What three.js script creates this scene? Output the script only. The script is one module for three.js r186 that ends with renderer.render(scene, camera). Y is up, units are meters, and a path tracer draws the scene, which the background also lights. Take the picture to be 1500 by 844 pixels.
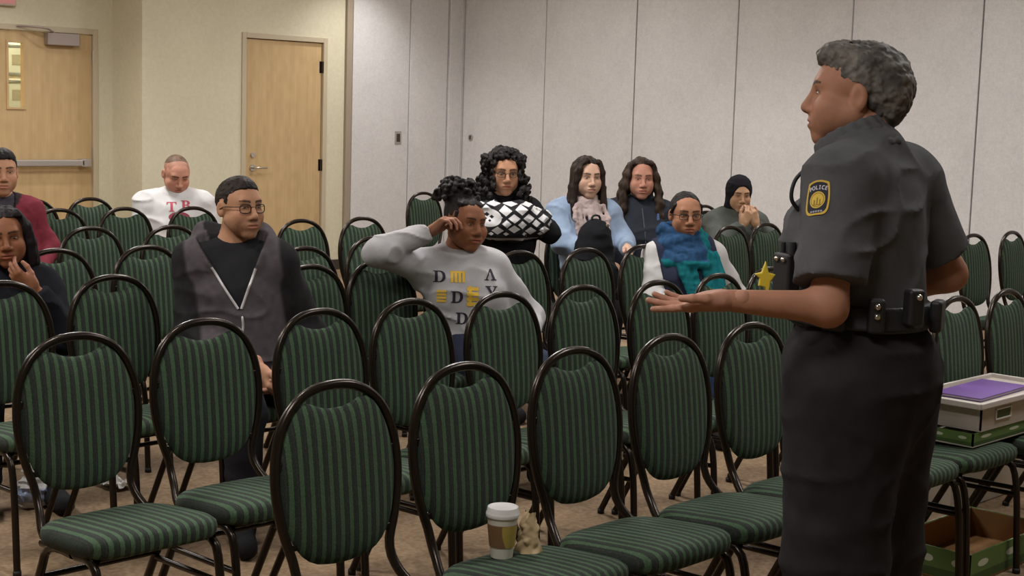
import * as THREE from 'three';
import { RoundedBoxGeometry } from 'three/addons/geometries/RoundedBoxGeometry.js';
import { RectAreaLightUniformsLib } from 'three/addons/lights/RectAreaLightUniformsLib.js';
import { mergeGeometries } from 'three/addons/utils/BufferGeometryUtils.js';

// ---------- camera, exposure, lights ----------
const scene = new THREE.Scene();
scene.background = new THREE.Color(0x0c0b0a);
const CAM_H = 1.5876, FOCAL = 2179;
const camera = new THREE.PerspectiveCamera(2 * Math.atan(422 / FOCAL) * 180 / Math.PI, 1500 / 844, 0.1, 60);
{
  const pitch = 0.11822, roll = 0.02996, yaw = 0.76875;
  const fw = new THREE.Vector3(-Math.sin(yaw), 0, -Math.cos(yaw)), rt = new THREE.Vector3(Math.cos(yaw), 0, -Math.sin(yaw)), up = new THREE.Vector3(0, 1, 0);
  const F = fw.clone().multiplyScalar(Math.cos(pitch)).addScaledVector(up, -Math.sin(pitch));
  const U = up.clone().multiplyScalar(Math.cos(pitch)).addScaledVector(fw, Math.sin(pitch));
  const R2 = rt.clone().multiplyScalar(Math.cos(roll)).addScaledVector(U, Math.sin(roll));
  const U2 = U.clone().multiplyScalar(Math.cos(roll)).addScaledVector(rt, -Math.sin(roll));
  camera.matrixAutoUpdate = true;
  camera.position.set(0, CAM_H, 0);
  camera.quaternion.setFromRotationMatrix(new THREE.Matrix4().makeBasis(R2, U2, F.clone().negate()));
}
const renderer = new THREE.WebGLRenderer();
renderer.toneMapping = THREE.LinearToneMapping;
renderer.toneMappingExposure = 1.0;
renderer.shadowMap.enabled = true;
const CEIL = 3.2, LAMP_POWER = 6, LAMP_COLOR = new THREE.Color(1.0, 0.975, 0.95), PANEL_POWER = 26, PANEL_COLOR = new THREE.Color(1.0, 0.985, 0.97);
RectAreaLightUniformsLib.init();
const PANELS = [];
for (const x of [-8.9, -5.3, -1.7]) for (const z of [-8.7, -5.0, -1.2]) PANELS.push([x, z, (x > -2 ? 0.66 : x > -6 ? 1.0 : 1.1) * (z < -8 ? 0.68 : 1)]);
const LAMPS = [];
for (const x of [-10.64, -7.1, -3.6]) for (const z of [-9.3, -5.8, -2.3]) LAMPS.push([x, z]);

// ---------- helpers ----------
const V = (x, y, z) => new THREE.Vector3(x, y, z);
const hex = (h) => { const c = new THREE.Color(h); return [c.r, c.g, c.b]; };
function rng(seed) { let s = seed >>> 0; return () => { s = (s + 0x6D2B79F5) >>> 0; let t = s; t = Math.imul(t ^ (t >>> 15), t | 1); t ^= t + Math.imul(t ^ (t >>> 7), t | 61); return ((t ^ (t >>> 14)) >>> 0) / 4294967296; }; }
const taken = {};
function numbered(name) { if (!(name in taken)) { taken[name] = 0; return name; } taken[name]++; return name + '_' + String(taken[name]).padStart(3, '0'); }
function shadow(o) { o.traverse((m) => { if (m.isMesh) { m.castShadow = true; m.receiveShadow = true; } }); return o; }
function thing(name, label, category, [x, y, z] = [0, 0, 0], turn = 0, group) {
  const o = new THREE.Group(); o.name = numbered(name); o.position.set(x, y, z); o.rotation.y = turn;
  o.userData = { label, category }; if (group) o.userData.group = group; scene.add(o); return o;
}
function part(name, geo, mat, parent, label) { const m = new THREE.Mesh(geo, mat); m.name = name; m.castShadow = m.receiveShadow = true; if (label) m.userData.label = label; parent.add(m); return m; }
function struct(name, geo, mat, label) { const m = part(name, geo, mat, scene); m.userData = { kind: 'structure' }; if (label) m.userData.label = label; return m; }
function tag(m, label, category, group) { m.userData.label = label; m.userData.category = category; if (group) m.userData.group = group; return m; }
function bx(x0, x1, y0, y1, z0, z1) { const g = new THREE.BoxGeometry(Math.abs(x1 - x0), Math.abs(y1 - y0), Math.abs(z1 - z0)); g.translate((x0 + x1) / 2, (y0 + y1) / 2, (z0 + z1) / 2); boxUV(g); return g; }
function boxUV(g) { const p = g.attributes.position, n = g.attributes.normal, u = g.attributes.uv; for (let i = 0; i < p.count; i++) { const ax = Math.abs(n.getX(i)), ay = Math.abs(n.getY(i)), az = Math.abs(n.getZ(i)); if (ax >= ay && ax >= az) u.setXY(i, p.getZ(i), p.getY(i)); else if (ay >= az) u.setXY(i, p.getX(i), p.getZ(i)); else u.setXY(i, p.getX(i), p.getY(i)); } return g; }
function rbx(x0, x1, y0, y1, z0, z1, r = 0.004, seg = 2) { const g = new RoundedBoxGeometry(Math.abs(x1 - x0), Math.abs(y1 - y0), Math.abs(z1 - z0), seg, r); g.translate((x0 + x1) / 2, (y0 + y1) / 2, (z0 + z1) / 2); boxUV(g); return g; }
const merge = (a) => mergeGeometries(a.map((g) => (g.index ? g.toNonIndexed() : g)));
function tube(pts, r, seg = 24, rad = 8, closed = false, tension = 0.5) { return new THREE.TubeGeometry(new THREE.CatmullRomCurve3(pts.map((p) => (p.isVector3 ? p : V(...p))), closed, 'centripetal', tension), seg, r, rad, closed); }
function lathe(pts, seg = 28) { return new THREE.LatheGeometry(pts.map((p) => new THREE.Vector2(p[0], p[1])), seg); }

// value noise
const NP = (() => { const r = rng(7), a = new Float32Array(4096); for (let i = 0; i < 4096; i++) a[i] = r() * 2 - 1; return a; })();
const nh = (x, y, z) => NP[(Math.imul(x, 73856093) ^ Math.imul(y, 19349663) ^ Math.imul(z, 83492791)) & 4095];
function noise(x, y, z) {
  const xi = Math.floor(x), yi = Math.floor(y), zi = Math.floor(z); let fx = x - xi, fy = y - yi, fz = z - zi;
  fx = fx * fx * (3 - 2 * fx); fy = fy * fy * (3 - 2 * fy); fz = fz * fz * (3 - 2 * fz);
  const L = (a, b, t) => a + (b - a) * t;
  return L(L(L(nh(xi, yi, zi), nh(xi + 1, yi, zi), fx), L(nh(xi, yi + 1, zi), nh(xi + 1, yi + 1, zi), fx), fy), L(L(nh(xi, yi, zi + 1), nh(xi + 1, yi, zi + 1), fx), L(nh(xi, yi + 1, zi + 1), nh(xi + 1, yi + 1, zi + 1), fx), fy), fz);
}
const fbm = (x, y, z) => noise(x, y, z) * 0.6 + noise(x * 2.1, y * 2.1, z * 2.1) * 0.3 + noise(x * 4.3, y * 4.3, z * 4.3) * 0.15;

// textures (colour / grain only)
function dataTex(w, h, fn, srgb = true, rx = 1, ry = 1) {
  const d = new Uint8Array(w * h * 4);
  for (let y = 0; y < h; y++) for (let x = 0; x < w; x++) { const c = fn(x / w, y / h, x, y), i = (y * w + x) * 4; d[i] = c[0]; d[i + 1] = c[1]; d[i + 2] = c[2]; d[i + 3] = c.length > 3 ? c[3] : 255; }
  const t = new THREE.DataTexture(d, w, h); t.wrapS = t.wrapT = THREE.RepeatWrapping; t.magFilter = THREE.LinearFilter; t.minFilter = THREE.LinearMipmapLinearFilter; t.generateMipmaps = true;
  if (srgb) t.colorSpace = THREE.SRGBColorSpace; t.repeat.set(rx, ry); t.needsUpdate = true; return t;
}
const cl = (v) => Math.max(0, Math.min(255, v | 0));
// periodic noise for tiling textures
function pn(u, v, f, s = 0) { const x = u * f, y = v * f, xi = Math.floor(x), yi = Math.floor(y); let fx = x - xi, fy = y - yi; fx = fx * fx * (3 - 2 * fx); fy = fy * fy * (3 - 2 * fy); const m = (a) => ((a % f) + f) % f, g = (a, b) => nh(m(a) + s * 131, m(b) + s * 57, s); const a = g(xi, yi), b = g(xi + 1, yi), c = g(xi, yi + 1), d = g(xi + 1, yi + 1); return (a + (b - a) * fx) * (1 - fy) + (c + (d - c) * fx) * fy; }
function paintTex(r, g, b, a1 = 4, a2 = 5) { return dataTex(256, 256, (u, v) => { const n = pn(u, v, 4, 1) * a1 + pn(u, v, 64, 2) * a2 * 0.6 + pn(u, v, 128, 3) * a2 * 0.4; return [cl(r + n), cl(g + n), cl(b + n)]; }, true, 0.7, 0.7); }
const S = (o) => new THREE.MeshStandardMaterial(o);
const plain = (c, rough = 0.7, metal = 0) => S({ color: new THREE.Color(c), roughness: rough, metalness: metal });
function canvas(w, h, draw) { const c = document.createElement('canvas'); c.width = w; c.height = h; const x = c.getContext('2d'); draw(x, w, h); const t = new THREE.CanvasTexture(c); t.colorSpace = THREE.SRGBColorSpace; return t; }

const M = {};
M.wall = S({ map: paintTex(211, 204, 178), roughness: 0.85 });
M.partition = S({ map: dataTex(256, 256, (u, v) => { const n = pn(u, v, 128, 4) * 6 + pn(u, v, 32, 5) * 3 + pn(u, v, 5, 6) * 3; return [cl(210 + n), cl(207 + n), cl(206 + n)]; }, true, 0.9, 0.9), roughness: 0.8 });
M.seal = plain(0x4d443c, 0.7);
M.trim = plain(0x9c8f7c, 0.6);
M.frame = plain(0xbfb298, 0.45);
M.ceiling = S({ map: paintTex(214, 208, 196), roughness: 0.9 });
M.base = plain(0x3a302c, 0.6);
M.oak = S({ map: dataTex(256, 512, (u, v) => { const w = pn(u, v, 3, 11) * 0.06; const g = Math.sin((u + w) * 60) * 2 + pn(u, v, 24, 12) * 5 + pn((u * 1), v * 0.05, 160, 13) * 4; return [cl(193 + g), cl(164 + g * 1.0), cl(119 + g * 0.9)]; }, true, 1, 0.5), roughness: 0.5 });
M.carpet = S({ map: dataTex(512, 512, (u, v) => { const a = pn(u, v, 6, 21), b = pn(u, v, 14, 22), c = pn(u, v, 170, 23) * 12 + pn(u, v, 256, 24) * 9; const s = a * 14 + b * 10; return [cl(128 + s + c), cl(105 + s * 0.9 + c), cl(80 + s * 0.7 + c)]; }, true, 0.45, 0.45), roughness: 0.95 });
M.carpetBump = null;
M.bronze = S({ color: new THREE.Color(0x2e2620), metalness: 0.65, roughness: 0.26 });
M.chrome = S({ color: new THREE.Color(0xc9c4ba), metalness: 0.95, roughness: 0.22 });
M.aluminium = S({ color: new THREE.Color(0xb2aaa4), metalness: 0.6, roughness: 0.45 });
M.closer = S({ color: new THREE.Color(0xa2958f), metalness: 0.35, roughness: 0.5 });
M.glass = new THREE.MeshPhysicalMaterial({ color: 0xffffff, transmission: 1, thickness: 0, roughness: 0.05, ior: 1.45 });
M.black = plain(0x16141a, 0.55);
M.white = plain(0xd9d6d0, 0.6);
// woven upholstery: dark green ground, sage green yarn stripes, thin brown threads; four stripes per 0.112 m
const YARN_GROUND = [33, 43, 34], YARN_SAGE = [64, 87, 62], YARN_BROWN = [50, 46, 44];
M.fabric = S({ map: dataTex(256, 256, (u, v) => {
  const n = pn(u, v, 64, 31) * 11 + pn(u, v, 128, 32) * 10, t = (u * 4 + pn(u, v, 64, 33) * 0.03) % 1;
  const c = t > 0.29 && t < 0.71 ? YARN_SAGE : t > 0.05 && t < 0.13 ? YARN_BROWN : YARN_GROUND;
  return [cl(c[0] + n), cl(c[1] + n), cl(c[2] + n)];
}, true, 1 / 0.112, 1 / 0.112), roughness: 0.92 });
M.fabric.map.anisotropy = 8;

// ---------- room shell ----------
const XS = -11.3, XD = -11.78, ZP = -10.8, ZR = -7.03, XR = 3.4, ZF = 3.6, T = 0.15;
struct('floor', bx(XD - T, XR + T, -0.1, 0, ZP - T, ZF + T), M.carpet);
const ceilingMesh = struct('ceiling', bx(XD - T, XR + T, CEIL + 0.12, CEIL + 0.22, ZP - T, ZF + T), M.ceiling);
struct('wall_right', bx(XR, XR + T, 0, CEIL + 0.12, ZP - T, ZF + T), M.wall);
struct('wall_front', bx(XD - T, XR, 0, CEIL + 0.12, ZF, ZF + T), M.wall);
// side wall, with the two door openings
const D1 = { z0: -5.925, z1: -6.835, top: 2.14 }, D2 = { z0: -8.11, z1: -9.0, top: 2.18 };
struct('wall_left', merge([
  bx(XS - T, XS, 0, CEIL + 0.12, ZR, D2.z0 + 0.045), bx(XS - T, XS, D2.top + 0.045, CEIL + 0.12, D2.z0 + 0.045, D2.z1 - 0.045), bx(XS - T, XS, 0, CEIL + 0.12, D2.z1 - 0.045, ZP),
  bx(XD - T, XS - T, 0, CEIL + 0.12, ZR, ZR - T),
]), M.wall);
struct('wall_left_recess', merge([
  bx(XD - T, XD, 0, CEIL + 0.12, ZF, D1.z0 + 0.95), bx(XD - T, XD, D1.top + 0.045, CEIL + 0.12, D1.z0 + 0.95, D1.z1 - 0.045), bx(XD - T, XD, 0, CEIL + 0.12, D1.z1 - 0.045, ZR),
]), M.wall);
struct('baseboard_left', merge([rbx(XS, XS + 0.012, 0, 0.1, ZR, D2.z0 + 0.05, 0.003), rbx(XS, XS + 0.012, 0, 0.1, D2.z1 - 0.05, -9.3, 0.003), rbx(XD, XD + 0.012, 0, 0.1, D1.z1 - 0.05, ZR, 0.003), rbx(XD, XS + 0.012, 0, 0.1, ZR, ZR + 0.012, 0.003)]), M.base);

function doorFrame(n, x, d, zl) { // hollow metal frame around an opening
  const w = 0.048, p = 0.014; struct('trim_' + n, merge([rbx(x - T, x + p, 0, d.top + w, zl, zl + w, 0.004), rbx(x - T, x + p, 0, d.top + w, d.z1 - w, d.z1, 0.004), rbx(x - T, x + p, d.top, d.top + w, d.z1, zl, 0.004)]), M.frame);
}
doorFrame(1, XD, D1, D1.z0 + 0.92); doorFrame(2, XS, D2, D2.z0);
// door 2: plain oak door with lever handle
{
  const g = new THREE.Group(); g.name = 'door_2'; g.userData = { kind: 'structure', label: 'plain oak door with lever handle' }; scene.add(g);
  part('leaf', rbx(XS - 0.06, XS - 0.015, 0.008, D2.top - 0.004, D2.z0 - 0.004, D2.z1 + 0.004, 0.003), M.oak, g);
  const hz = -8.2, hy = 1.0;
  const h = part('handle', merge([tube([[XS - 0.015, hy, hz], [XS + 0.045, hy, hz], [XS + 0.055, hy, hz - 0.02], [XS + 0.055, hy, hz - 0.12]], 0.0095, 24, 8).toNonIndexed(), new THREE.CylinderGeometry(0.03, 0.03, 0.014, 20).rotateZ(Math.PI / 2).translate(XS - 0.008, hy, hz).toNonIndexed()]), M.chrome, g, 'satin lever handle');
  part('lock_cylinder', merge([new THREE.CylinderGeometry(0.021, 0.024, 0.02, 18).rotateZ(Math.PI / 2).translate(XS - 0.006, hy + 0.12, hz).toNonIndexed()]), M.chrome, g);
  for (const y of [0.25, 1.02, 1.95]) part('hinge', merge([new THREE.CylinderGeometry(0.009, 0.009, 0.11, 10).translate(XS + 0.004, y, D2.z1 - 0.002).toNonIndexed(), bx(XS - 0.016, XS - 0.012, y - 0.055, y + 0.055, D2.z1 + 0.03, D2.z1)]), M.bronze, g);
  struct('wall_behind_door_2', bx(XS - T - 0.03, XS - T, 0, 2.3, D2.z0 + 0.06, D2.z1 - 0.06), M.base);
}
// door 1: pair of oak leaves with narrow vision panel, panic bar and closer
{
  const g = new THREE.Group(); g.name = 'door_1'; g.userData = { kind: 'structure', label: 'oak exit door with narrow glazed slot, push bar and closer' }; scene.add(g);
  const x1 = XD - 0.012, x0 = XD - 0.057, wz0 = -6.055, wz1 = -6.19, wy0 = 1.50, wy1 = 2.035;
  part('leaf', merge([bx(x0, x1, 0.008, D1.top - 0.004, D1.z0, wz0), bx(x0, x1, 0.008, D1.top - 0.004, wz1, D1.z1 + 0.004), bx(x0, x1, 0.008, wy0, wz0, wz1), bx(x0, x1, wy1, D1.top - 0.004, wz0, wz1)]), M.oak, g);
  part('leaf', bx(x0, x1, 0.008, D1.top - 0.004, D1.z0 + 0.006, D1.z0 + 0.915), M.oak, g);
  const vf = part('vision_frame', merge([bx(x1, x1 + 0.012, wy0 - 0.02, wy1 + 0.02, wz0, wz0 + 0.02), bx(x1, x1 + 0.012, wy0 - 0.02, wy1 + 0.02, wz1 - 0.02, wz1), bx(x1, x1 + 0.012, wy0 - 0.02, wy0, wz0, wz1), bx(x1, x1 + 0.012, wy1, wy1 + 0.02, wz0, wz1)]), M.oak, g);
  part('pane', bx(x1 - 0.02, x1 - 0.015, wy0, wy1, wz0, wz1), M.glass, g);
  // two framed notices seen through the slot, on the wall of the lit passage beyond
  const barZ = -6.28, by = 1.03;
  part('push_bar', merge([rbx(x1 + 0.05, x1 + 0.085, by - 0.03, by + 0.03, -5.97, -6.72, 0.012, 3), rbx(x1, x1 + 0.085, by - 0.035, by + 0.035, -5.945, -6.0, 0.008), rbx(x1, x1 + 0.085, by - 0.035, by + 0.035, -6.69, -6.78, 0.008)]), M.aluminium, g, 'brushed metal push bar');
  const c = part('closer', rbx(x1, x1 + 0.075, 2.03, 2.135, -6.38, -6.68, 0.008, 3), M.closer, g, 'grey door closer box');
  part('closer_arm', merge([tube([[x1 + 0.04, 2.14, -6.45], [x1 + 0.16, 2.165, -6.3], [x1 + 0.03, 2.175, -6.12]], 0.009, 16, 6)]), M.closer, c);
  for (const y of [0.25, 1.1, 1.95]) part('hinge', merge([new THREE.CylinderGeometry(0.009, 0.009, 0.11, 10).translate(XD + 0.004, y, D1.z1 - 0.002)]), M.aluminium, g);
  // passage beyond the door
  const pz = 0.4;
  struct('wall_passage', merge([bx(-13.35, -13.3, 0, 2.6, -5.4, -7.6), bx(-13.3, XD - T, 0, 2.6, -7.55, -7.6), bx(-13.3, XD - T, 0, 2.6, -5.4, -5.45), bx(-13.35, XD - T, 2.6, 2.65, -5.4, -7.6), bx(-13.35, XD - T, -0.05, 0, -5.4, -7.6)]), M.wall);
  for (const y of [1.6, 1.93]) {
    const f = thing('framed_notice', y > 1.7 ? 'upper framed notice seen through the slot of the exit door' : 'lower framed notice seen through the slot of the exit door', 'picture', [-13.28, y, -6.9]);
    part('frame', merge([bx(0, 0.02, -0.14, 0.14, -0.13, -0.11), bx(0, 0.02, -0.14, 0.14, 0.11, 0.13), bx(0, 0.02, -0.14, -0.12, -0.11, 0.11), bx(0, 0.02, 0.12, 0.14, -0.11, 0.11)]), plain(0x55584a, 0.5), f);
    part('sheet', bx(0, 0.006, -0.12, 0.12, -0.11, 0.11), plain(0x8f907a, 0.8), f); part('picture', bx(0.006, 0.009, -0.05, 0.05, -0.045, 0.045), plain(0x6d6548, 0.8), f);
  }
  const pl = thing('passage_lamp', 'round ceiling lamp in the passage behind the exit door', 'lamp', [-12.5, 2.58, -6.6]);
  part('glow', new THREE.CylinderGeometry(0.15, 0.15, 0.03, 24), S({ color: 0xffffff, emissive: new THREE.Color(1, 0.95, 0.8), emissiveIntensity: 1.5 }), pl);
  const l = new THREE.PointLight(new THREE.Color(1, 0.95, 0.82), 6, 0, 2); l.position.set(0, -0.08, 0); l.castShadow = true; l.shadow.radius = 6; pl.add(l);
}
// exit sign over door 1
{
  const s = thing('exit_sign', 'red lit exit sign on the wall above the door with the push bar', 'sign', [XD, 2.33, -5.95]);
  part('housing', rbx(0.0, 0.05, 0, 0.2, -0.155, 0.155, 0.008), plain(0xb9a79a, 0.5), s);
  part('face', bx(0.05, 0.053, 0.018, 0.182, -0.14, 0.14).translate(0, 0, 0), (() => {
    const t = canvas(256, 150, (c, w, h) => { c.fillStyle = '#b77a74'; c.fillRect(0, 0, w, h); c.fillStyle = '#ff5a4a'; c.font = 'bold 120px sans-serif'; c.textAlign = 'center'; c.textBaseline = 'middle'; c.fillText('EXIT', w / 2, h / 2 + 4, w - 20); });
    t.wrapS = t.wrapT = THREE.RepeatWrapping; t.repeat.set(-1 / 0.28, 1 / 0.164); t.offset.set(0.5, -0.018 / 0.164); return S({ map: t, emissiveMap: t, emissive: 0xffffff, emissiveIntensity: 0.35, roughness: 0.4 });
  })(), s);
}
// partition panels along the back wall and the pocket doors beside them
{
  const back = struct('wall_back', bx(XD - T, XR + T, 0, CEIL + 0.12, ZP - T - 0.08, ZP - 0.08), M.seal, 'movable partition of tall vinyl panels');
  const pw = 1.146, x0 = -11.235, n = 13;
  for (let i = 0; i < n; i++) { const a = x0 + pw * i; if (a > XR) break; part('panel', rbx(a + 0.006, Math.min(a + pw, XR) - 0.006, 0.02, CEIL + 0.1, ZP - 0.08, ZP, 0.006), M.partition, back); }
  part('jamb_post', rbx(XS, x0 - 0.012, 0, CEIL + 0.1, ZP - 0.08, ZP + 0.03, 0.006), M.partition, back);
  part('latch', new THREE.CylinderGeometry(0.032, 0.032, 0.012, 22).rotateX(Math.PI / 2).translate(x0 + 0.13, 1.305, ZP + 0.004), M.aluminium, back, 'round metal latch');
  part('latch_slot', rbx(x0 + 0.12, x0 + 0.14, 1.285, 1.325, ZP + 0.008, ZP + 0.014, 0.002), M.base, back);
  const pk = struct('wall_pocket', bx(XS, XS + 0.004, 0, CEIL + 0.1, -9.33, ZP), M.seal, 'pair of flush pocket doors beside the partition');
  part('pocket_door', rbx(XS, XS + 0.03, 0.012, CEIL + 0.1, -9.345, -10.075, 0.005), M.partition, pk);
  part('pocket_door', rbx(XS, XS + 0.03, 0.012, CEIL + 0.1, -10.09, -10.6, 0.005), M.partition, pk);
  part('pocket_jamb', rbx(XS, XS + 0.05, 0, CEIL + 0.1, -10.615, -10.77, 0.005), M.partition, pk);
  part('edge_trim', rbx(XS, XS + 0.035, 0, CEIL + 0.1, -9.265, -9.335, 0.004), M.trim, pk);
  const fp = part('flush_pull', rbx(XS + 0.03, XS + 0.036, 1.225, 1.355, -9.9, -9.985, 0.003), M.aluminium, pk, 'square metal flush pull');
  part('pull_cup', rbx(XS + 0.034, XS + 0.039, 1.25, 1.33, -9.92, -9.965, 0.002), M.base, fp);
}
// recessed downlights in the ceiling
{
  const rim = lathe([[0.1, 0.12], [0.1, 0.004], [0.13, -0.004], [0.13, 0.004], [0.108, 0.012], [0.108, 0.12]], 28), glow = new THREE.CylinderGeometry(0.098, 0.098, 0.02, 24);
  const gm = S({ color: 0xffffff, emissive: LAMP_COLOR, emissiveIntensity: 6 }), rm = plain(0xe4e0d8, 0.5);
  const holes = LAMPS.map(([x, z]) => [x, z]);
  for (const [x, z] of holes) {
    const d = thing('ceiling_downlight', 'round recessed downlight in the ceiling above the chairs', 'downlight', [x, CEIL, z], 0, 'recessed downlights');
    part('rim', rim, rm, d); part('glow', glow, gm, d).position.y = 0.1;
    const l = new THREE.SpotLight(LAMP_COLOR, LAMP_POWER, 0, 0.98, 0.6, 2); l.position.set(0, -0.012, 0); l.target.position.set(0, -3, 0); l.castShadow = true; l.shadow.radius = 4; d.add(l); d.add(l.target); l.target.name = 'aim'; l.name = 'light';
  }
  const frameG = merge([bx(-0.63, 0.63, -0.006, 0.03, -0.33, -0.3), bx(-0.63, 0.63, -0.006, 0.03, 0.3, 0.33), bx(-0.63, -0.6, -0.006, 0.03, -0.3, 0.3), bx(0.6, 0.63, -0.006, 0.03, -0.3, 0.3)]), diff = bx(-0.6, 0.6, 0.004, 0.012, -0.3, 0.3), dm = S({ color: 0xffffff, emissive: PANEL_COLOR, emissiveIntensity: 3 });
  for (const [x, z, k] of PANELS) {
    const d = thing('ceiling_panel_light', 'rectangular ceiling light panel between the downlights', 'ceiling light', [x, CEIL, z], 0, 'ceiling light panels');
    part('frame', frameG, rm, d); part('diffuser', diff, dm, d);
    const l = new THREE.RectAreaLight(PANEL_COLOR, PANEL_POWER * k, 1.2, 0.6); l.position.set(0, -0.01, 0); l.rotation.x = -Math.PI / 2; l.name = 'light'; d.add(l);
  }
  // lower ceiling surface with round openings
  const sh = new THREE.Shape(); sh.moveTo(XD - T, ZP - T); sh.lineTo(XR + T, ZP - T); sh.lineTo(XR + T, ZF + T); sh.lineTo(XD - T, ZF + T); sh.closePath();
  for (const [x, z] of holes) { const p = new THREE.Path(); p.absarc(x, z, 0.109, 0, Math.PI * 2, true); sh.holes.push(p); }
  for (const [x, z] of PANELS) { const p = new THREE.Path(); p.moveTo(x - 0.605, z - 0.305); p.lineTo(x - 0.605, z + 0.305); p.lineTo(x + 0.605, z + 0.305); p.lineTo(x + 0.605, z - 0.305); p.closePath(); sh.holes.push(p); }
  const g = new THREE.ExtrudeGeometry(sh, { depth: 0.02, bevelEnabled: false, curveSegments: 20 }); g.rotateX(Math.PI / 2); g.translate(0, CEIL + 0.02, 0);
  struct('ceiling_tiles', g, M.ceiling);
}

// ---------- banquet chairs (local: forward +z, origin on the floor under the top of the back) ----------
const HT = 0.9353;
const lean = (y) => (HT - y) * 0.115;
const CH = {};
{
  const side = [[0, 0.924], [0.06, 0.917], [0.115, 0.892], [0.155, 0.848], [0.18, 0.785], [0.188, 0.715], [0.183, 0.645], [0.168, 0.58], [0.15, 0.525]];
  const pts = []; const low = [[0.147, 0.49, 0.058], [0.152, 0.455, 0.082], [0.166, 0.42, 0.118], [0.172, 0.4, 0.15]];
  for (const p of [...low].reverse()) pts.push(V(-p[0], p[1], p[2]));
  for (const p of [...side].reverse()) pts.push(V(-p[0], p[1], lean(p[1])));
  for (const p of side.slice(1)) pts.push(V(p[0], p[1], lean(p[1])));
  for (const p of low) pts.push(V(p[0], p[1], p[2]));
  CH.backFrame = tube(pts, 0.0122, 64, 8);
  // back pad: pillow inside the frame, dipped top edge that leaves a hand hold
  const out = []; const N = 48;
  const half = [[0, 0.868], [0.04, 0.872], [0.075, 0.886], [0.1, 0.889], [0.13, 0.866], [0.155, 0.82], [0.171, 0.76], [0.1755, 0.71], [0.17, 0.645], [0.155, 0.585], [0.128, 0.538], [0.09, 0.51], [0.045, 0.5], [0, 0.497]];
  const cv = new THREE.CatmullRomCurve3([...half.map((p) => V(p[0], p[1], 0)), ...half.slice(1, -1).reverse().map((p) => V(-p[0], p[1], 0))], true, 'centripetal');
  for (let i = 0; i < N; i++) out.push(cv.getPointAt(i / N));
  const pos = [], uv = [], idx = [], cy = 0.70; const K = 7;
  for (const s of [1, -1]) {
    const b = pos.length / 3; const th = s > 0 ? 0.026 : 0.02;
    pos.push(0, cy, lean(cy) + s * th); uv.push(0, cy);
    for (let k = 1; k <= K; k++) { const t = Math.sin((k / K) * Math.PI / 2); for (let i = 0; i < N; i++) { const x = out[i].x * t, y = cy + (out[i].y - cy) * t; const z = lean(y) + s * th * Math.pow(Math.max(0, 1 - Math.pow(t, 4)), 0.5); pos.push(x, y, z); uv.push(x, y); } }
    for (let i = 0; i < N; i++) { const j = (i + 1) % N; if (s > 0) idx.push(b, b + 1 + j, b + 1 + i); else idx.push(b, b + 1 + i, b + 1 + j); for (let k = 0; k < K - 1; k++) { const a = b + 1 + k * N + i, c = b + 1 + k * N + j, d = a + N, e = c + N; if (s > 0) idx.push(a, c, d, c, e, d); else idx.push(a, d, c, c, d, e); } }
  }
  // outline runs clockwise seen from the front: flip
  const g = new THREE.BufferGeometry(); g.setAttribute('position', new THREE.Float32BufferAttribute(pos, 3)); g.setAttribute('uv', new THREE.Float32BufferAttribute(uv, 2)); g.setIndex(idx); g.computeVertexNormals(); CH.pad = g;
  // small welded clips between frame and pad
  CH.clip = merge([1, -1].flatMap((s) => [rbx(s * 0.172 - 0.008, s * 0.172 + 0.008, 0.74, 0.76, lean(0.75) - 0.008, lean(0.75) + 0.006, 0.002), rbx(s * 0.14 - 0.01, s * 0.14 + 0.01, 0.55, 0.566, lean(0.56) - 0.008, lean(0.56) + 0.006, 0.002)]));
  // seat cushion: rounded rectangle pillow, slight backward tilt, z 0.1 .. 0.47
  const so = []; const M2 = 56, hw = 0.203, hd = 0.187, zc = 0.283;
  for (let i = 0; i < M2; i++) { const a = (i / M2) * Math.PI * 2, c = Math.cos(a), s = Math.sin(a), e = 0.42; so.push([Math.sign(c) * Math.pow(Math.abs(c), e) * hw * (s < 0 ? 1 - 0.06 * -s : 1), Math.sign(s) * Math.pow(Math.abs(s), e) * hd]); }
  const ps = [], us = [], is = []; const prof = [[0, 0.066], [0.3, 0.066], [0.6, 0.064], [0.8, 0.0605], [0.92, 0.054], [0.985, 0.042], [1, 0.026], [0.985, 0.009], [0.95, 0], [0.5, 0], [0, 0]];
  prof.forEach(([t, y]) => { for (let i = 0; i < M2; i++) { const x = so[i][0] * t, z = so[i][1] * t; ps.push(x, 0.402 + y + (z) * 0.075, zc + z); us.push(x, z + (t > 0.9 ? (0.066 - y) : 0)); } });
  for (let k = 0; k < prof.length - 1; k++) for (let i = 0; i < M2; i++) { const j = (i + 1) % M2, a = k * M2 + i, b = k * M2 + j, c = a + M2, d = b + M2; is.push(a, b, c, b, d, c); }
  const sg = new THREE.BufferGeometry(); sg.setAttribute('position', new THREE.Float32BufferAttribute(ps, 3)); sg.setAttribute('uv', new THREE.Float32BufferAttribute(us, 2)); sg.setIndex(is); sg.computeVertexNormals(); CH.seat = sg;
  CH.rail = merge([1, -1].map((s) => tube([[s * 0.176, 0.394, 0.14], [s * 0.178, 0.4, 0.28], [s * 0.176, 0.408, 0.42]], 0.012, 8, 8)).concat([tube([[-0.176, 0.394, 0.16], [0.176, 0.394, 0.16]], 0.01, 2, 8), tube([[-0.176, 0.404, 0.4], [0.176, 0.404, 0.4]], 0.01, 2, 8)]));
  CH.front = [1, -1].map((s) => tube([[s * 0.18, 0.4, 0.33], [s * 0.181, 0.404, 0.39], [s * 0.183, 0.388, 0.425], [s * 0.183, 0.33, 0.445], [s * 0.184, 0.012, 0.47]], 0.0125, 18, 8));
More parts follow.
